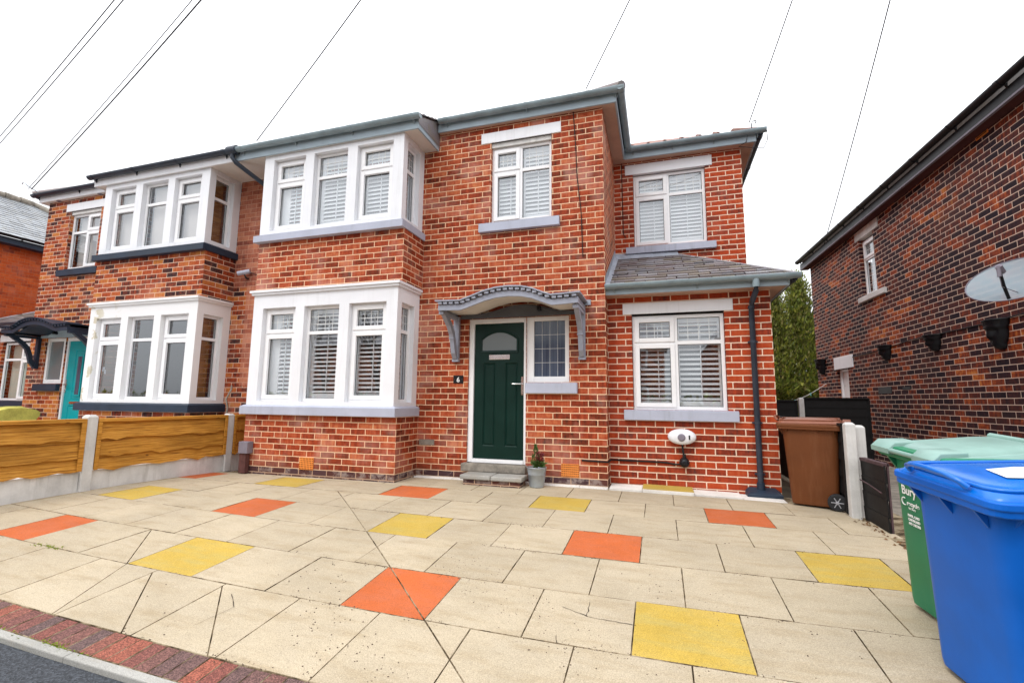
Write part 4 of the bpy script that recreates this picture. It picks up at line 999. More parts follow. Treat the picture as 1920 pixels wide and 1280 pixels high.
blackpanel((2.05, 4.5, 0), (3.27, 4.5, 0), 1.17, 'black fence panel at the end of the passage, left of the far post')
blackpanel((3.39, 4.6, 0), (4.53, 4.6, 0), 1.225, 'black fence panel at the end of the passage, below the side door')
mb = MB(); mb.box(-.02, .02, -.03, .03, 0, .14); o = build('wall_block', mb, 'grey_box', None, bevel=.005); 
bpy.data.objects.remove(o)
mb = MB(); P_ = [(2.02, 4.3, 1.33)]+[Vector((2.02, 4.3, 1.33)).lerp(Vector((4.60, 7.2, 1.60)), t/12)-Vector((0, 0, .35*math.sin(math.pi*t/12))) for t in range(1, 13)]
mb.tube(P_, .007, 5); cl = build('washing_line', mb, 'rope', None, loc=(3, 5, 0)); tag(cl, 'white washing line with pegs across the passage', 'washing line')
for t in (.12, .2, .27, .55, .62, .68, .8):
    p = Vector((2.02, 4.3, 1.33)).lerp(Vector((4.60, 7.2, 1.60)), t)-Vector((0, 0, .35*math.sin(math.pi*t))); mb = MB(); mb.box(p.x-.012, p.x+.012, p.y-.01, p.y+.01, p.z-.05, p.z+.02); build('peg', mb, 'peg', cl)

# ------------------------------------------------------------------ wheelie bins
def rr(w, d, r, z, cy=0, n=5):
    pts = []
    for sx, sy, a0 in ((1, 1, 0), (-1, 1, 90), (-1, -1, 180), (1, -1, 270)):
        for i in range(n+1):
            a = R(a0+90*i/n); pts.append(Vector((sx*(w/2-r)+r*math.cos(a), cy+sy*(d/2-r)+r*math.sin(a), z)))
    return pts
def wheelie(body, lid, loc, rz, tilt, label, lidang=0, sc=.92, lidstyle=0, extra=None):
    B = thing('wheelie_bin', (0, 0, 0), label, 'wheelie bin', 'wheelie bins on the driveway')
    def bld(nm, mb, mat, par, **k): return build(nm, mb, mat, par, **k)
    mb = MB()
    mb.loft([rr(.455, .47, .05, .03, .01), rr(.47, .485, .06, .06, .01), rr(.50, .58, .085, .84, 0), rr(.51, .60, .085, .93, 0)], 0, True)
    bd = bld('body', mb, body, B)
    mb = MB(); mb.loft([rr(.50, .59, .06, .922), rr(.592, .692, .06, .924), rr(.600, .700, .06, .930), rr(.602, .702, .06, .955), rr(.612, .712, .06, .957), rr(.614, .714, .06, .963), rr(.612, .712, .06, .984), rr(.604, .704, .06, .990), rr(.575, .675, .05, .992)], 0, False)
    bld('rim', mb, body, bd, bevel=.006)
    for sx in (-1, 1):   # gussets under the rim and shallow side ribs
        for y in (-.24, -.08, .08, .24):
            x = sx*.252; mb = MB(); mb.add([(x-sx*.01, y-.006, .925), (x+sx*.024, y-.006, .925), (x-sx*.012, y-.006, .87), (x-sx*.01, y+.006, .925), (x+sx*.024, y+.006, .925), (x-sx*.012, y+.006, .87)], [(0, 1, 2), (5, 4, 3), (0, 2, 5, 3), (1, 4, 5, 2)]); bld('gusset', mb, body, bd)
    for x in (-.18, 0, .18):
        mb = MB(); mb.add([(x-.006, -.297, .925), (x-.006, -.345, .925), (x-.006, -.293, .85), (x+.006, -.297, .925), (x+.006, -.345, .925), (x+.006, -.293, .85)], [(0, 1, 2), (5, 4, 3), (0, 2, 5, 3), (1, 4, 5, 2)]); bld('gusset', mb, body, bd)
    # lid, hinged at the rear
    mb = MB(); hy = .37
    def L(ring): 
        out = []
        for p in ring:
            q = Vector((p.x, p.y-hy, p.z-1.0)); c, s_ = math.cos(lidang), math.sin(lidang)
            out.append(Vector((q.x, q.y*c+q.z*s_+hy, -q.y*s_+q.z*c+1.0)))
        return out
    mb.loft([L(rr(.55, .65, .06, .994, -.005)), L(rr(.572, .685, .06, .996, -.005)), L(rr(.574, .688, .06, 1.012, -.005)), L(rr(.545, .655, .06, 1.022, -.005)), L(rr(.535, .645, .06, 1.036, -.005)), L(rr(.50, .61, .07, 1.040, -.01)), L(rr(.49, .60, .07, 1.032, -.01)), L(rr(.42, .52, .08, 1.052, -.01)), L(rr(.30, .38, .1, 1.062, -.01)), L(rr(.05, .06, .02, 1.064, -.01))], 0, True)
    ld = bld('lid', mb, lid, B)
    mb = MB()     # raised lifting lip at the front, with hollows
    if lidstyle == 1:
        for x0, x1 in ((-.27, -.10), (.10, .27)):
            mb = MB()
            mb.loft([L([Vector((x0, -.385, 1.0)), Vector((x1, -.385, 1.0)), Vector((x1, -.385, 1.03)), Vector((x0, -.385, 1.03))]), L([Vector((x0, -.35, .99)), Vector((x1, -.35, .99)), Vector((x1, -.34, 1.065)), Vector((x0, -.34, 1.065))]), L([Vector((x0+.01, -.2, 1.03)), Vector((x1-.01, -.2, 1.03)), Vector((x1-.01, -.2, 1.06)), Vector((x0+.01, -.2, 1.06))])], 0, True)
            bld('lid_grip', mb, lid, ld, bevel=.006)
        mb = MB(); mb.tube([L([Vector((-.27, -.37, 1.02))])[0], L([Vector((.27, -.37, 1.02))])[0]], .014, 8); bld('lid_bar', mb, lid, ld); mb = MB()
        mb.tube([L([Vector((x, .27, 1.05))])[0] for x in (-.2, 0, .2)], .02, 8)
    else:
        mb.tube([L([Vector((x, y, z))])[0] for x, y, z in ((-.16, -.345, 1.035), (-.15, -.365, 1.06), (-.10, -.38, 1.078), (0, -.385, 1.083), (.10, -.38, 1.078), (.15, -.365, 1.06), (.16, -.345, 1.035))], .014, 8); bld('lid_handle', mb, lid, ld); mb = MB()
        mb.tube([L([p])[0] for p in rr(.52, .62, .07, 1.046, -.01)]+[L([rr(.52, .62, .07, 1.046, -.01)[0]])[0]], .010, 6)
    bld('lid_ridge', mb, lid, ld)
    mb = MB()
    mb.tube([(-.24, .40, 1.0), (.24, .40, 1.0)], .017, 10)
    for x in (-.24, -.08, .08, .24): mb.box(x-.016, x+.016, .33, .415, .965, 1.035)
    bld('handle', mb, body if lidstyle != 2 else lid, B, bevel=.006)
    mb = MB(); mb.tube([(-.27, .225, .10), (.27, .225, .10)], .012, 8); bld('axle', mb, 'grey_box', B)
    for sx in (-1, 1):
        mb = MB(); x0 = sx*.235; x1 = sx*.29
        def cyl(x, r_): return [Vector((x, .235+r_*math.cos(t), .10+r_*math.sin(t))) for t in [2*math.pi*k/28 for k in range(28)]]
        mb.loft([cyl(x0, .085), cyl(x0+sx*.004, .098), cyl(x1-sx*.006, .098), cyl(x1, .088), cyl(x1-sx*.002, .066)], 0, True)
        w_ = bld('wheel', mb, 'rubber', B)
        mb = MB(); mb.loft([cyl(x1-sx*.004, .064), cyl(x1-sx*.006, .058)], 0, False); mb.loft([cyl(x1, .02), cyl(x1+sx*.004, .014)], 0, False)
        for k in range(6):
            t = math.pi*k/3; c, s_ = math.cos(t), math.sin(t)
            mb.tube([(x1-sx*.002, .235+.015*c, .10+.015*s_), (x1-sx*.002, .235+.062*c, .10+.062*s_)], .006, 5)
        bld('hub', mb, 'hub_grey', w_)
    if extra: extra(B, bd, ld, L)
    B.location = loc; B.scale = sc if isinstance(sc, tuple) else (sc, sc, sc)
    B.rotation_euler = (Matrix.Rotation(tilt, 3, 'X') @ Matrix.Rotation(rz, 3, 'Z')).to_euler()
    return B
def text(parent, body, T, size, mat, wdt=None, weight=.0, name='lettering'):
    cu = bpy.data.curves.new('t', 'FONT'); cu.body = body; cu.size = size; cu.extrude = .0006; cu.offset = weight
    o = bpy.data.objects.new('t', cu); COL.objects.link(o); bpy.context.view_layer.update()
    me = bpy.data.meshes.new_from_object(o.evaluated_get(bpy.context.evaluated_depsgraph_get()))
    bpy.data.objects.remove(o); mb = MB(T); sx = 1
    if wdt:
        W = max(v.co.x for v in me.vertices); sx = wdt/W
    mb.add([(v.co.x*sx, v.co.y, v.co.z) for v in me.vertices], [tuple(p.vertices) for p in me.polygons]); bpy.data.meshes.remove(me)
    return build(name, mb, mat, parent)
def greenmarks(B, bd, ld, L):
    # front face leans: rebuild a frame on it
    o = Vector((-.15, -.284, .705)); u = Vector((1, 0, 0)); slope = Vector((0, -.06, .87)).normalized()
    def T(p): return o+u*p[0]+slope*p[1]+Vector((0, -1, 0))*(p[2]+.004)
    text(bd, 'Bury', lambda p: T((p[0], p[1]+.0, p[2])), .075, 'paper', .125, .0012)
    mb = MB(lambda p: T(p)); mb.tube([(.015+.022*math.cos(t)*.9, -.045+.022*math.sin(t), .001) for t in [R(60+30*k) for k in range(9)]], .0035, 5); build('lettering', mb, 'paper', bd)
    text(bd, 'recycle', lambda p: T((p[0]+.035, p[1]-.062, p[2])), .036, 'paper', .105, .001)
    text(bd, 'for Bury', lambda p: T((p[0]+.045, p[1]-.085, p[2])), .02, 'paper', .06)
    for i, tx in enumerate(('PAPER, CARD', 'CARDBOARD', 'AND CARTONS')):
        text(bd, tx, lambda p, i=i: T((p[0]+.03, p[1]-.13-.024*i, p[2])), .021, 'paper', .10, .0006)
def bluemarks(B, bd, ld, L):
    mb = MB(); pts = [(-.02, -.13), (.13, -.17), (.15, -.02), (.15, .17), (.02, .19), (-.05, .17), (-.06, .02)]
    pts = [(x, y) for x, y in pts]
    q = [L([Vector((x, y, 1.066 if abs(y) < .15 else 1.0655))])[0]+Vector((0, 0, .003)) for x, y in pts]
    mb.add(q, [tuple(range(len(q)))]); o = build('paper_label', mb, 'paper', ld)
wheelie('bin_brown', 'bin_brown_lid', (2.275, -.055, G(2.28, -.05)+.0), R(-108), R(1.5), 'brown wheelie bin standing at the corner of the house beside the downpipe', lidang=R(-1.0), sc=.90, lidstyle=2)
wheelie('bin_green', 'bin_green_lid', (2.315, -2.80, G(2.2, -2.8)-.004), R(-80), R(4.6), 'green wheelie bin with pale mint lid behind the blue bin', lidang=R(-4.0), sc=(.95, .95, .975), lidstyle=1, extra=greenmarks)
wheelie('bin_blue', 'bin_blue_lid', (2.165, -3.46, G(2.05, -3.42)-.004), R(-81), R(4.6), 'bright blue wheelie bin with a white paper on its lid, nearest the camera', lidang=R(-1.5), sc=(1.04, .98, .935), extra=bluemarks)

# ------------------------------------------------------------------ things fixed to or standing by the house
E_ = thing('car_charger', (.912, .277, .665), 'white oval car charger with dark round centre on the brick below the ground floor window', 'car charger')
mb = MB(); rings = []
for k, yy in ((1.0, 0), (1.0, -.05), (.97, -.075), (.88, -.095), (.6, -.108), (.2, -.112)):
    rings.append([Vector((.912+.172*k*math.cos(t), .277+yy, .665+.098*k*math.sin(t))) for t in [2*math.pi*i/48 for i in range(48)]])
mb.loft(rings, 0, True); build('body', mb, 'white_paint', E_)
mb = MB(); mb.loft([[Vector((.905+r_*math.cos(t), y, .66+r_*math.sin(t))) for t in [2*math.pi*i/32 for i in range(32)]] for r_, y in ((.047, .17), (.046, .158), (.03, .156))], 0, True); build('socket_cover', mb, 'grey_box', E_)
mb = MB(); mb.box(.99, 1.007, .160, .19, .635, .69); build('display', mb, 'black_plastic', E_, bevel=.004)
mb = MB(); mb.tube([(.915, .25, .575), (.918, .235, .50), (.93, .225, .43), (.932, .225, .38)], .012, 8); mb.tube([(.932, .225, .45), (.932, .225, .38)], .022, 10); build('cable', mb, 'wire_black', E_)
E2 = thing('plug_holder', (.93, .277, .35), 'black round plug holder on the brick beneath the car charger', 'plug holder')
mb = MB(); mb.loft([[Vector((.932+r_*math.cos(t), y, .345+r_*math.sin(t))) for t in [2*math.pi*i/24 for i in range(24)]] for r_, y in ((.062, .277), (.06, .22), (.05, .20), (.046, .17), (.02, .165))], 0, True); build('body', mb, 'black_plastic', E2)
mb = MB(); mb.tube([(-.33, -.014, .345), (-.01, -.014, .338), (.012, -.005, .338), (.014, .262, .338), (.03, .263, .338), (.6, .262, .336), (.72, .262, .332), (.82, .262, .315), (.89, .25, .322)], .011, 8); 
tag(build('charger_cable', mb, 'wire_black', None, loc=(.2, .2, .33)), 'black cable run along the brick to the plug holder', 'cable')
NP = thing('number_plate', (-2.095, 0, 1.395), 'small slate house number plate reading 6 left of the green door', 'house number')
mb = MB(); mb.box(-2.172, -2.018, -.012, -.002, 1.338, 1.452); build('plate', mb, 'black_plastic', NP, bevel=.003)
text(NP, '6', lambda p: Vector((-2.119+p[0], -.0135-p[2], 1.358+p[1])), .098, 'paper', None, .0015)
mb = MB()
for x in (-2.155, -2.035): mb = MB(); mb.tube([(x, -.012, 1.395), (x, -.016, 1.395)], .005, 8); build('screw', mb, 'chrome', NP)

B_ = thing('meter_box', (-5.19, -.65, .38), 'small grey electrical box on the left corner of the bay brickwork', 'electrical box')
mb = MB(); mb.box(-5.275, -5.11, -.70, -.592, .295, .465); build('box', mb, 'grey_box', B_, bevel=.006)
mb = MB(); mb.box(-5.27, -5.15, -.68, -.60, .01, .294); build('conduit', mb, 'rust_pipe', B_, bevel=.01)
C_ = thing('security_camera', (-6.12, 0, 3.24), 'blue grey security camera under the shared eaves between the bay windows', 'security camera')
mb = MB(); mb.tube([(-6.03, -.05, 3.27), (-6.20, -.14, 3.215)], .038, 14); build('body', mb, 'sill_grey', C_)
mb = MB(); mb.tube([(-6.10, 0, 3.15), (-6.10, -.05, 3.15), (-6.12, -.08, 3.22)], .014, 8); mb.tube([(-6.03, -.05, 3.25), (-5.9, -.01, 3.20), (-5.75, -.008, 3.21)], .006, 6); build('bracket', mb, 'black_plastic', C_)
# plant pot
P = thing('plant_pot', (-.87, -.245, G(-.87, -.24)+.002), 'zinc bucket planter with a small shrub beside the doorstep', 'plant pot')
c = Vector((-.87, -.245, G(-.87, -.24)+.002)); circ = lambda r_, z: [c+Vector((r_*math.cos(t), r_*math.sin(t), z)) for t in [2*math.pi*i/32 for i in range(32)]]
mb = MB(); mb.loft([circ(.088, 0), circ(.092, .006), circ(.093, .012), circ(.111, .15), circ(.114, .152), circ(.113, .158), circ(.126, .235), circ(.132, .238), circ(.131, .246), circ(.122, .244), circ(.118, .20)], 0, True); build('bucket', mb, 'zinc', P)
mb = MB(); mb.loft([circ(.119, .22), circ(.02, .225)], 0, True); build('compost', mb, 'soil', P)
def leaf(mb, p, d, L_, w_, n=None):
    d = d.normalized(); a = d.cross(Vector((random.uniform(-1, 1), random.uniform(-1, 1), .6))).normalized()
    up = a.cross(d)*L_*.12
    mb.add([p, p+d*L_*.45+a*w_+up, p+d*L_, p+d*L_*.45-a*w_+up], [(0, 1, 2), (0, 2, 3)])
mb = MB()
for i in range(260):   # little conical conifer
    h = random.random()**.8; r_ = (1-h)*.065; t = random.uniform(0, 6.28); p = c+Vector((-.02+r_*math.cos(t), .02+r_*math.sin(t), .24+h*.27)); leaf(mb, p, Vector((math.cos(t)*.6, math.sin(t)*.6, 1)), .035, .006)
for i in range(150):
    t = random.uniform(0, 6.28); r_ = random.uniform(.0, .09); p = c+Vector((.04+r_*math.cos(t)*.7, -.03+r_*math.sin(t)*.6, .24+random.uniform(0, .06))); leaf(mb, p, Vector((math.cos(t), math.sin(t), random.uniform(.2, 1.2))), random.uniform(.04, .075), .012)
build('foliage', mb, 'leaf_plant', P)
mb = MB()
for i in range(120):
    t = random.uniform(0, 6.28); r_ = random.uniform(0, .045); h = random.uniform(.28, .42); p = c+Vector((.045+r_*math.cos(t), -.01+r_*math.sin(t), h)); leaf(mb, p, Vector((math.cos(t), math.sin(t), .8)), .04, .007)
build('heather', mb, 'leaf_heather', P)

# ------------------------------------------------------------------ trees behind
def conifer(x, y, h, w, lab, seed, n=9000):
    rd = random.Random(seed); T_ = thing('conifer_tree', (x, y, 0), lab, 'tree', 'tall conifers behind the passage')
    mb = MB(); mb.tube([(x, y, 0), (x+.05, y, h*.5), (x, y, h*.95)], [.14, .08, .015], 8)
    for k in range(26):
        z = h*(.08+.85*k/26); t = k*2.4; L_ = w*(1-z/h)**.7*.8; mb.tube([(x, y, z), (x+L_*math.cos(t), y+L_*math.sin(t), z+L_*.7)], [.03, .008], 5)
    build('trunk', mb, 'tree_bark', T_)
    mb = MB(); sprays = []
    for k in range(230):
        z = h*(.02+.95*rd.random()**.85); rm = w*(min(1, (1-z/h)*1.7)**.85); t = rd.uniform(0, 6.28); rr_ = rm*rd.uniform(.55, 1.08)
        sprays.append((x+rr_*math.cos(t), y+rr_*math.sin(t), z, t, .12+.2*(1-z/h)))
    for i in range(n):
        sx, sy, sz, t, s_ = sprays[rd.randrange(len(sprays))]
        q = Vector((rd.gauss(0, s_*.8), rd.gauss(0, s_*.8), rd.gauss(0, s_*1.5)))
        p = Vector((sx, sy, sz))+q; d = Vector((math.cos(t)*.5+rd.uniform(-.5, .5), math.sin(t)*.5+rd.uniform(-.5, .5), 1)).normalized(); L_ = rd.uniform(.05, .13)
        a = d.cross(Vector((rd.uniform(-1, 1), rd.uniform(-1, 1), rd.uniform(-1, 1)))).normalized()*L_*.28
        if p.z > h*1.02: continue
        mb.add([p-d*L_*.4, p+a, p+d*L_, p-a], [(0, 1, 2, 3)])
    build('crown', mb, 'leaf_conifer', T_)
conifer(5.30, 12.0, 5.62, .62, 'tallest pointed conifer filling the gap between the houses', 3, 13000)
conifer(4.42, 11.4, 4.95, .45, 'shorter conifer just right of the extension, left of the tallest', 4, 11000)
conifer(6.15, 12.6, 4.3, .7, 'conifer partly hidden behind the dark brick side wall', 5, 9000)
mb = MB()
for i in range(2600):
    p = Vector((random.uniform(2.2, 8), random.uniform(10.2, 10.9), random.uniform(.0, 1.75)+.15*math.sin(i))); d = Vector((random.uniform(-1, 1), random.uniform(-1, .2), random.uniform(-.3, 1))).normalized(); L_ = random.uniform(.08, .2); a = d.cross(Vector((0, 0, 1))).normalized()*L_*.35
    mb.add([p-d*L_, p+a, p+d*L_, p-a], [(0, 1, 2, 3)])
hd = build('hedge', mb, 'leaf_conifer', None, loc=(5, 10.5, 0)); tag(hd, 'dark hedge at the foot of the conifers', 'hedge')

# ------------------------------------------------------------------ odds and ends
mb = MB()
for i in range(70):
    x0, y0 = (-2.92, -4.52) if i < 45 else (-2.80, -4.60)
    t = random.uniform(0, 6.28); p = Vector((x0+random.gauss(0, .035), y0+random.gauss(0, .03), G(-2.9, -4.42)-.02)); leaf(mb, p, Vector((math.cos(t), math.sin(t), random.uniform(.3, 1.2))), random.uniform(.02, .055), .009)
tag(build('weed', mb, 'leaf_weed', None, loc=(-2.9, -4.52, -.23)), 'yellow green weed growing on the dark asphalt in the bottom left corner', 'weed')
mb = MB(); c0 = Vector((-2.78, -4.60, G(-2.8, -4.42)-.02))
def blob(mb, c0, sx, sy, sz, seed):
    rd = random.Random(seed); rings = []
    for i in range(7):
        ph = math.pi*(i+.2)/6.6-math.pi/2; rings.append([c0+Vector((sx*math.cos(ph)*math.cos(t)*(1+rd.uniform(-.12, .12)), sy*math.cos(ph)*math.sin(t)*(1+rd.uniform(-.12, .12)), sz*(math.sin(ph)+.6))) for t in [2*math.pi*k/11 for k in range(11)]])
    mb.loft(rings, 0, True)
blob(mb, Vector((-2.83, -4.575, G(-2.8, -4.42)-.02)), .045, .032, .022, 1); tag(build('stone', mb, 'stone', None, loc=(-2.83, -4.575, -.24)), 'pale flat stone among the weeds on the road', 'stone')
mb = MB(); blob(mb, Vector((-2.70, -4.585, G(-2.8, -4.42)-.02)), .05, .025, .015, 2); tag(build('stone', mb, 'stone', None, loc=(-2.70, -4.585, -.24)), 'long pale stone on the road right of the weeds', 'stone')
mb = MB()
def seam(x0, y0, x1, y1, n, col=0):
    for i in range(n):
        t = random.random(); p = Vector((x0+(x1-x0)*t+random.gauss(0, .012), y0+(y1-y0)*t+random.gauss(0, .01), 0)); p.z = G(p.x, p.y)-.004
        a = random.uniform(0, 6.28); leaf(mb, p, Vector((math.cos(a), math.sin(a), random.uniform(.2, 1))), random.uniform(.008, .03), .004)
seam(-4.2, -3.58, -3.9, -3.56, 60); seam(-3.6, -4.36, -2.2, -4.37, 90); seam(-2.6, -4.365, -2.4, -4.365, 60)
structure(build('moss', mb, 'leaf_weed', None, loc=(-3, -4.3, -.2)), 'stuff')
mb = MB()
for i in range(90):
    p = Vector((random.gauss(2.50, .035), random.uniform(-2.2, -.62), 0)); p.z = G(p.x, p.y)+.003; a = random.uniform(0, 6.28); leaf(mb, p, Vector((math.cos(a), math.sin(a), random.uniform(.0, .3))), random.uniform(.015, .045), .008)
structure(build('leaf_litter', mb, 'leaf_litter', None, loc=(2.5, -1.2, 0)), 'stuff')
# small crumbs of moss and grit lying along the joints
mb = MB()
for i in range(2600):
    if random.random() < .6:
        y = YR[random.choice((3, 4, 5, 6, 7))]+random.gauss(0, .018); x = random.triangular(-3, 2.4, -.3)
        if math.sin(x*3.1+y*9)+math.sin(x*7.7) < .2: continue
    else:
        x = random.gauss(-.4, .9); y = random.uniform(-4.15, -2.6)
        if math.sin(x*4+y*5) < .2: continue
    if x > 2.5 or x < -5.6: continue
    z = G(x, y); s_ = random.uniform(.002, .0055); mb.add([(x-s_, y-s_*.6, z), (x+s_, y-s_*.7, z), (x+s_*.4, y+s_, z), (x, y, z+s_*.9)], [(0, 1, 3), (1, 2, 3), (2, 0, 3)])
structure(build('grit', mb, 'tree_bark', None), 'stuff')
# dead stem by the neighbour's bay, mossy sheet and toys
mb = MB(); mb.tube([(-6.12, -.2, .80), (-6.08, -.22, .95), (-6.15, -.2, 1.08), (-6.10, -.16, 1.24), (-6.12, -.14, 1.30)], .014, 7); tag(build('dead_stem', mb, 'concrete_old', None, loc=(-6.12, -.2, .8)), 'bare twisted stem at the corner of the neighbour bay above the fence', 'stem')
mb = MB(); rings = []; n = 12
for i in range(n+1):
    x = -12.3+1.95*i/n; zc_ = .60+.12*i/n
    rings.append([Vector((x, -.75+.34*math.cos(t)*(1+.12*math.sin(i*2.1+t*2)), max(-.02, zc_+.19*math.sin(t)*(1+.25*math.cos(i*1.7+t))+.03*math.sin(i*2.3)))) for t in [2*math.pi*k/16 for k in range(16)]])
mb.loft(rings, 0, True); mb.box(-12.2, -10.6, -1.0, -.5, -.02, .62); tag(build('covered_pile', mb, 'tarp', None, loc=(-11.4, -.75, 0)), 'pile under a mossy yellow green cover by the neighbour window, far left', 'covered pile')
mb = MB(); mb.box(-7.55, -7.35, -.40, -.28, 1.075, 1.17); mb.tube([(-7.75, -.35, 1.10), (-7.60, -.35, 1.10)], .03, 8); tag(build('toy', mb, 'toy_orange', None, loc=(-7.5, -.34, 1.07), bevel=.01), 'orange and red toy on the sill inside the neighbour lower bay window', 'toy')
mb = MB(); mb.tube([(-.41, -.012, 5.2), (-.38, -.012, 4.7), (-.36, -.012, 4.2), (-.31, -.012, 3.7), (-.295, -.012, 3.2), (-.29, -.012, 3.05)], .006, 5)
tag(build('phone_cable', mb, 'wire_black', None, loc=(-.4, 0, 5)), 'thin black cable clipped down the brick right of the upper window', 'cable')
mb = MB(); mb.tube([(.135, 1.688, 5.2), (.14, 1.688, 4.6), (.145, 1.688, 3.92), (.19, 1.688, 3.86)], .006, 5)
tag(build('phone_cable', mb, 'wire_black', None, loc=(.4, 1.7, 5)), 'thin black cable down the set back wall left of its window', 'cable')
mb = MB(); mb.tube([(2.12, 1.53, 5.38), (2.08, 1.53, 5.2), (1.98, 1.60, 5.17), (2.16, 1.62, 5.14), (2.36, 1.70, 5.15), (2.40, 1.62, 5.24), (2.37, 1.5, 5.33)], .006, 5)
tag(build('loose_cable', mb, 'wire_grey', None, loc=(2.1, 1.5, 5.2)), 'loose loop of cable hanging under the corner of the extension gutter', 'cable')

# ------------------------------------------------------------------ overhead wires, all from one pole by the pavement
PT = Vector((2.98, -4.20, 8.05))
PO = thing('utility_pole', (2.95, -4.75, -.2), 'wooden pole carrying the overhead wires at the pavement edge', 'utility pole')
mb = MB(); mb.tube([(2.95, -4.75, -.4), (2.93, -4.7, 8.3)], [.13, .09], 14); build('pole', mb, 'wood_pole', PO)
mb = MB(); mb.box(2.4, 3.3, -4.28, -4.16, 8.1, 8.26); mb.box(2.9, 3.0, -4.75, -4.1, 7.95, 8.1); mb.box(2.85, 2.99, -4.9, -4.1, 8.05, 8.12); build('bracket', mb, 'grey_box', PO)
WIRES = json_w = [
 ((-20.3, 2.2, 8.25), (207, 0), .008, 'upper of the two wires crossing the top left corner'),
 ((-20.3, 2.2, 8.0), (222, 0), .008, 'lower of the two wires crossing the top left corner'),
 ((-11.9, -.30, 5.42), (377, 0), .005, 'thin pale wire down to the far gutter of the left house'),
 ((-11.75, -.32, 5.38), (400, 0), .008, 'thicker wire beside the thin pale one, down to the left house gutter'),
 ((-5.30, -.80, 5.12), (677, 0), .0062, 'wire ending at the gutter above the left of the white upper bay'),
 ((-.20, -.22, 5.36), (1186, 0), .0062, 'wire ending near the right end of the main gutter'),
 ((2.13, 1.50, 5.50), (1487, 0), .0062, 'wire ending at the iron hook on the set back roof'),
 ((4.66, 7.3, 4.7), (1654, 0), .007, 'wire running down to the far eave of the dark brick house'),
]
CAMP = Vector((.6551, -6.2223, 1.094)); yaw, pit, rol, FF = -.3038, .1262, .0101, 880.25
fwd = Vector((math.sin(yaw)*math.cos(pit), math.cos(yaw)*math.cos(pit), math.sin(pit))); rt = Vector((math.cos(yaw), -math.sin(yaw), 0)); upv = rt.cross(fwd)
r2 = rt*math.cos(rol)+upv*math.sin(rol); u2 = -rt*math.sin(rol)+upv*math.cos(rol)
for a, px, r_, lab in WIRES:
    end = PT+Vector((-.2, 0, .1)) if px[0] == 377 else Vector((2.45, -4.2, 8.42)) if px[0] == 207 else Vector((2.62, -4.2, 8.30)) if px[0] == 222 else PT+Vector((.12, 0, .1))
    a = Vector(a); mb = MB(); sag = .22 if px[0] > 300 else .1
    r_ = r_*1.2
    mb.tube([a.lerp(end, t/24)-Vector((0, 0, sag*math.sin(math.pi*t/24)*(a-PT).length/14)) for t in range(25)], r_, 5)
    tag(build('overhead_wire', mb, 'wire_grey', None, loc=a), lab, 'wire', 'overhead wires')
for o_ in [o for o in COL.objects if o.name.startswith('overhead_wire')]: pass

# ------------------------------------------------------------------ across the road (shows only as reflections in the glass)
for x0, lab in ((-26, 'brick house across the road mirrored in the left bay glass'), (-11, 'brick house across the road mirrored in the middle bay glass'), (4, 'brick house across the road mirrored in the right windows')):
    O_ = thing('opposite_house', (x0+6, -25, 0), lab, 'house', 'houses across the road')
    mb = MB(); T = TF((x0+12, -24, -.3), (-1, 0, 0), (0, 1, 0))
    wall(mb, T, 0, 12, 0, 5.4, [(1, 3, .9, 2.4), (1, 3, 3.5, 4.8), (9, 11, .9, 2.4), (9, 11, 3.5, 4.8), (4.4, 5.4, 0, 2.2), (6.6, 7.6, 0, 2.2)], .1)
    mb.quad((x0, -24, -.3), (x0, -34, -.3), (x0, -34, 5.1), (x0, -24, 5.1)); mb.quad((x0+12, -24, -.3), (x0+12, -34, -.3), (x0+12, -34, 5.1), (x0+12, -24, 5.1)); mb.quad((x0, -24.2, -.3), (x0+12, -24.2, -.3), (x0+12, -24.2, 5.1), (x0, -24.2, 5.1))
    build('wall', mb, 'brick_left', O_)
    mb = MB(); mb.quad((x0-.3, -23.7, 5.1), (x0+12.3, -23.7, 5.1), (x0+9.3, -29, 8.2), (x0+2.7, -29, 8.2)); mb.add([(x0-.3, -23.7, 5.1), (x0+2.7, -29, 8.2), (x0-.3, -34.3, 5.1)], [(0, 1, 2)]); mb.add([(x0+12.3, -23.7, 5.1), (x0+9.3, -29, 8.2), (x0+12.3, -34.3, 5.1)], [(0, 1, 2)]); build('roof', mb, 'slate_grey', O_)
    for a0, a1, b0, b1 in ((1, 3, .9, 2.4), (1, 3, 3.5, 4.8), (9, 11, .9, 2.4), (9, 11, 3.5, 4.8)):
        mb = MB(T)
        for bx in ((a0, a0+.1, b0, b1), (a1-.1, a1, b0, b1), (a0, a1, b0, b0+.1), (a0, a1, b1-.1, b1), ((a0+a1)/2-.05, (a0+a1)/2+.05, b0, b1)): mb.box(*bx, -.08, -.02)
        build('window', mb, 'upvc', O_)
def bare_tree(x, y, lab, seed):
    rd = random.Random(seed); T_ = thing('bare_tree', (x, y, -.3), lab, 'tree', 'bare trees across the road'); mb = MB()
    def br(p, d, L, r, k):
        q = p+d*L; mb.tube([p, p.lerp(q, .5)+Vector((rd.gauss(0, .05), rd.gauss(0, .05), 0))*L, q], [r, r*.8, r*.6], 5, cap=False)
        if k:
            for _ in range(3 if k > 1 else 4): br(q, (d+Vector((rd.gauss(0, .5), rd.gauss(0, .5), rd.gauss(.15, .3)))).normalized(), L*rd.uniform(.6, .85), r*.6, k-1)
    br(Vector((x, y, -.3)), Vector((0, 0, 1)), 2.2, .16, 5); build('branches', mb, 'tree_bark', T_)
bare_tree(-14, -17, 'bare tree across the road mirrored in the neighbour bay glass', 2); bare_tree(-19, -19, 'second bare tree across the road, mirrored left of the first', 6)
mb = MB()
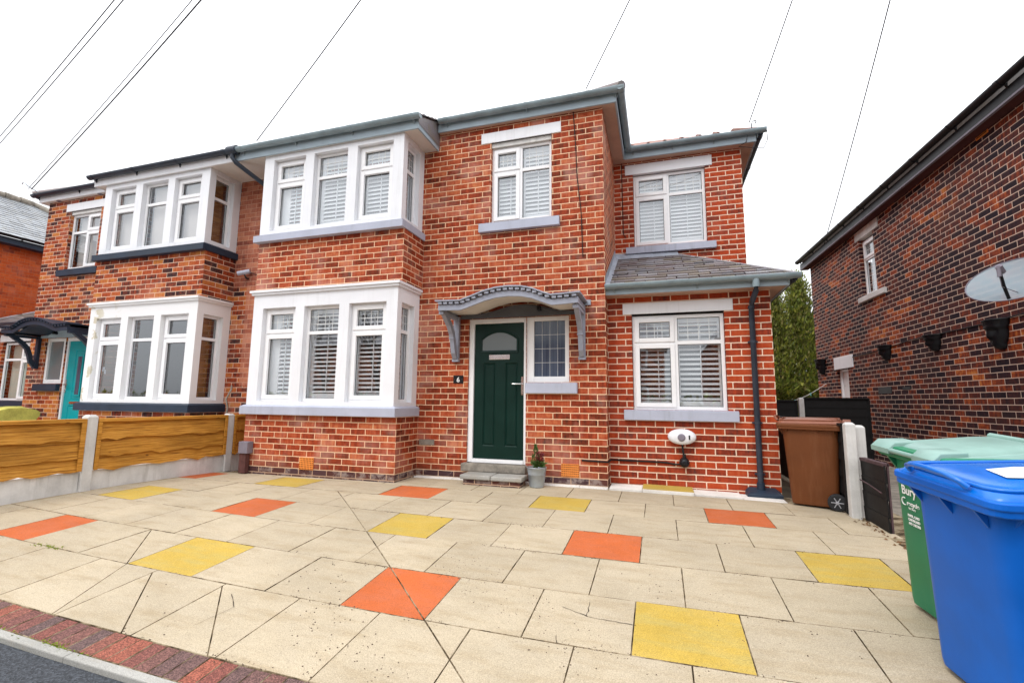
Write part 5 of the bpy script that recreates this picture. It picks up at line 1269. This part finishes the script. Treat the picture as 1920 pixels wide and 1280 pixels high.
for i in range(5000):
    p = Vector((random.uniform(-40, 25), random.uniform(-18.2, -17.4), random.uniform(-.3, 1.5))); d = Vector((random.uniform(-1, 1), random.uniform(-1, 1), random.uniform(-.3, 1))).normalized(); L_ = random.uniform(.12, .3); a_ = d.cross(Vector((0, 0, 1))).normalized()*L_*.4
    mb.add([p-d*L_, p+a_, p+d*L_, p-a_], [(0, 1, 2, 3)])
tag(build('hedge', mb, 'leaf_conifer', None, loc=(0, -17.8, 0)), 'long hedge across the road, only mirrored in the windows', 'hedge')

# ------------------------------------------------------------------ camera, sky, light
cam = bpy.data.cameras.new('camera'); co = bpy.data.objects.new('camera', cam); COL.objects.link(co); S.camera = co
cam.sensor_width = 36; cam.lens = FF*36/1920; cam.clip_start = .05; cam.clip_end = 3000
M = Matrix((r2, u2, -fwd)).transposed().to_4x4(); M.translation = CAMP; co.matrix_world = M
W = bpy.data.worlds.new('World'); S.world = W; W.use_nodes = True; nt = W.node_tree; nt.nodes.clear()
SE, SA = R(52), R(205)
sky = nt.nodes.new('ShaderNodeTexSky'); sky.sky_type = 'NISHITA'; sky.sun_disc = False; sky.sun_elevation = SE; sky.sun_rotation = SA
sky.air_density = 1.5; sky.dust_density = 4; sky.ozone_density = 1
hs = nt.nodes.new('ShaderNodeHueSaturation'); hs.inputs['Saturation'].default_value = .10; hs.inputs['Value'].default_value = 1
mx = nt.nodes.new('ShaderNodeMix'); mx.data_type = 'RGBA'; mx.inputs[0].default_value = .85
tc = nt.nodes.new('ShaderNodeTexCoord'); sz = nt.nodes.new('ShaderNodeSeparateXYZ'); nt.links.new(tc.outputs['Generated'], sz.inputs[0])
cr = nt.nodes.new('ShaderNodeValToRGB'); nt.links.new(sz.outputs[2], cr.inputs[0])       # cloud sheet, three times brighter overhead
cr.color_ramp.elements[0].position = 0; cr.color_ramp.elements[0].color = (.33, .335, .345, 1); cr.color_ramp.elements[1].position = 1; cr.color_ramp.elements[1].color = (.98, 1, 1.04, 1)
cn = nt.nodes.new('ShaderNodeTexNoise'); cn.inputs['Scale'].default_value = 2.5; cn.inputs['Detail'].default_value = 5; nt.links.new(tc.outputs['Generated'], cn.inputs['Vector'])
cm_ = nt.nodes.new('ShaderNodeMapRange'); cm_.inputs['To Min'].default_value = 10.2; cm_.inputs['To Max'].default_value = 13.5; nt.links.new(cn.outputs['Fac'], cm_.inputs['Value'])
vm = nt.nodes.new('ShaderNodeVectorMath'); vm.operation = 'SCALE'; nt.links.new(cr.outputs[0], vm.inputs[0]); nt.links.new(cm_.outputs[0], vm.inputs['Scale']); nt.links.new(vm.outputs[0], mx.inputs[7])
bg = nt.nodes.new('ShaderNodeBackground'); bg.inputs['Strength'].default_value = .15; wo = nt.nodes.new('ShaderNodeOutputWorld')
nt.links.new(sky.outputs[0], hs.inputs['Color']); nt.links.new(hs.outputs[0], mx.inputs[6]); nt.links.new(mx.outputs[2], bg.inputs[0]); nt.links.new(bg.outputs[0], wo.inputs[0])
sl_ = bpy.data.lights.new('sun', 'SUN'); sl_.energy = .6; sl_.angle = R(14); sl_.color = (1, .975, .94); so = bpy.data.objects.new('sun', sl_); COL.objects.link(so)
# nishita rotation r: sun sits at azimuth measured clockwise from +Y
sd = Vector((math.sin(SA)*math.cos(SE), math.cos(SA)*math.cos(SE), math.sin(SE))); so.rotation_euler = sd.to_track_quat('Z', 'Y').to_euler(); so.location = (0, -8, 12)
vs = S.view_settings; vs.view_transform = 'Standard'; vs.look = 'None'; vs.gamma = 1; vs.use_curve_mapping = False; vs.exposure = .72
S.cycles.max_bounces = 8; S.cycles.transparent_max_bounces = 12; S.cycles.use_denoising = True
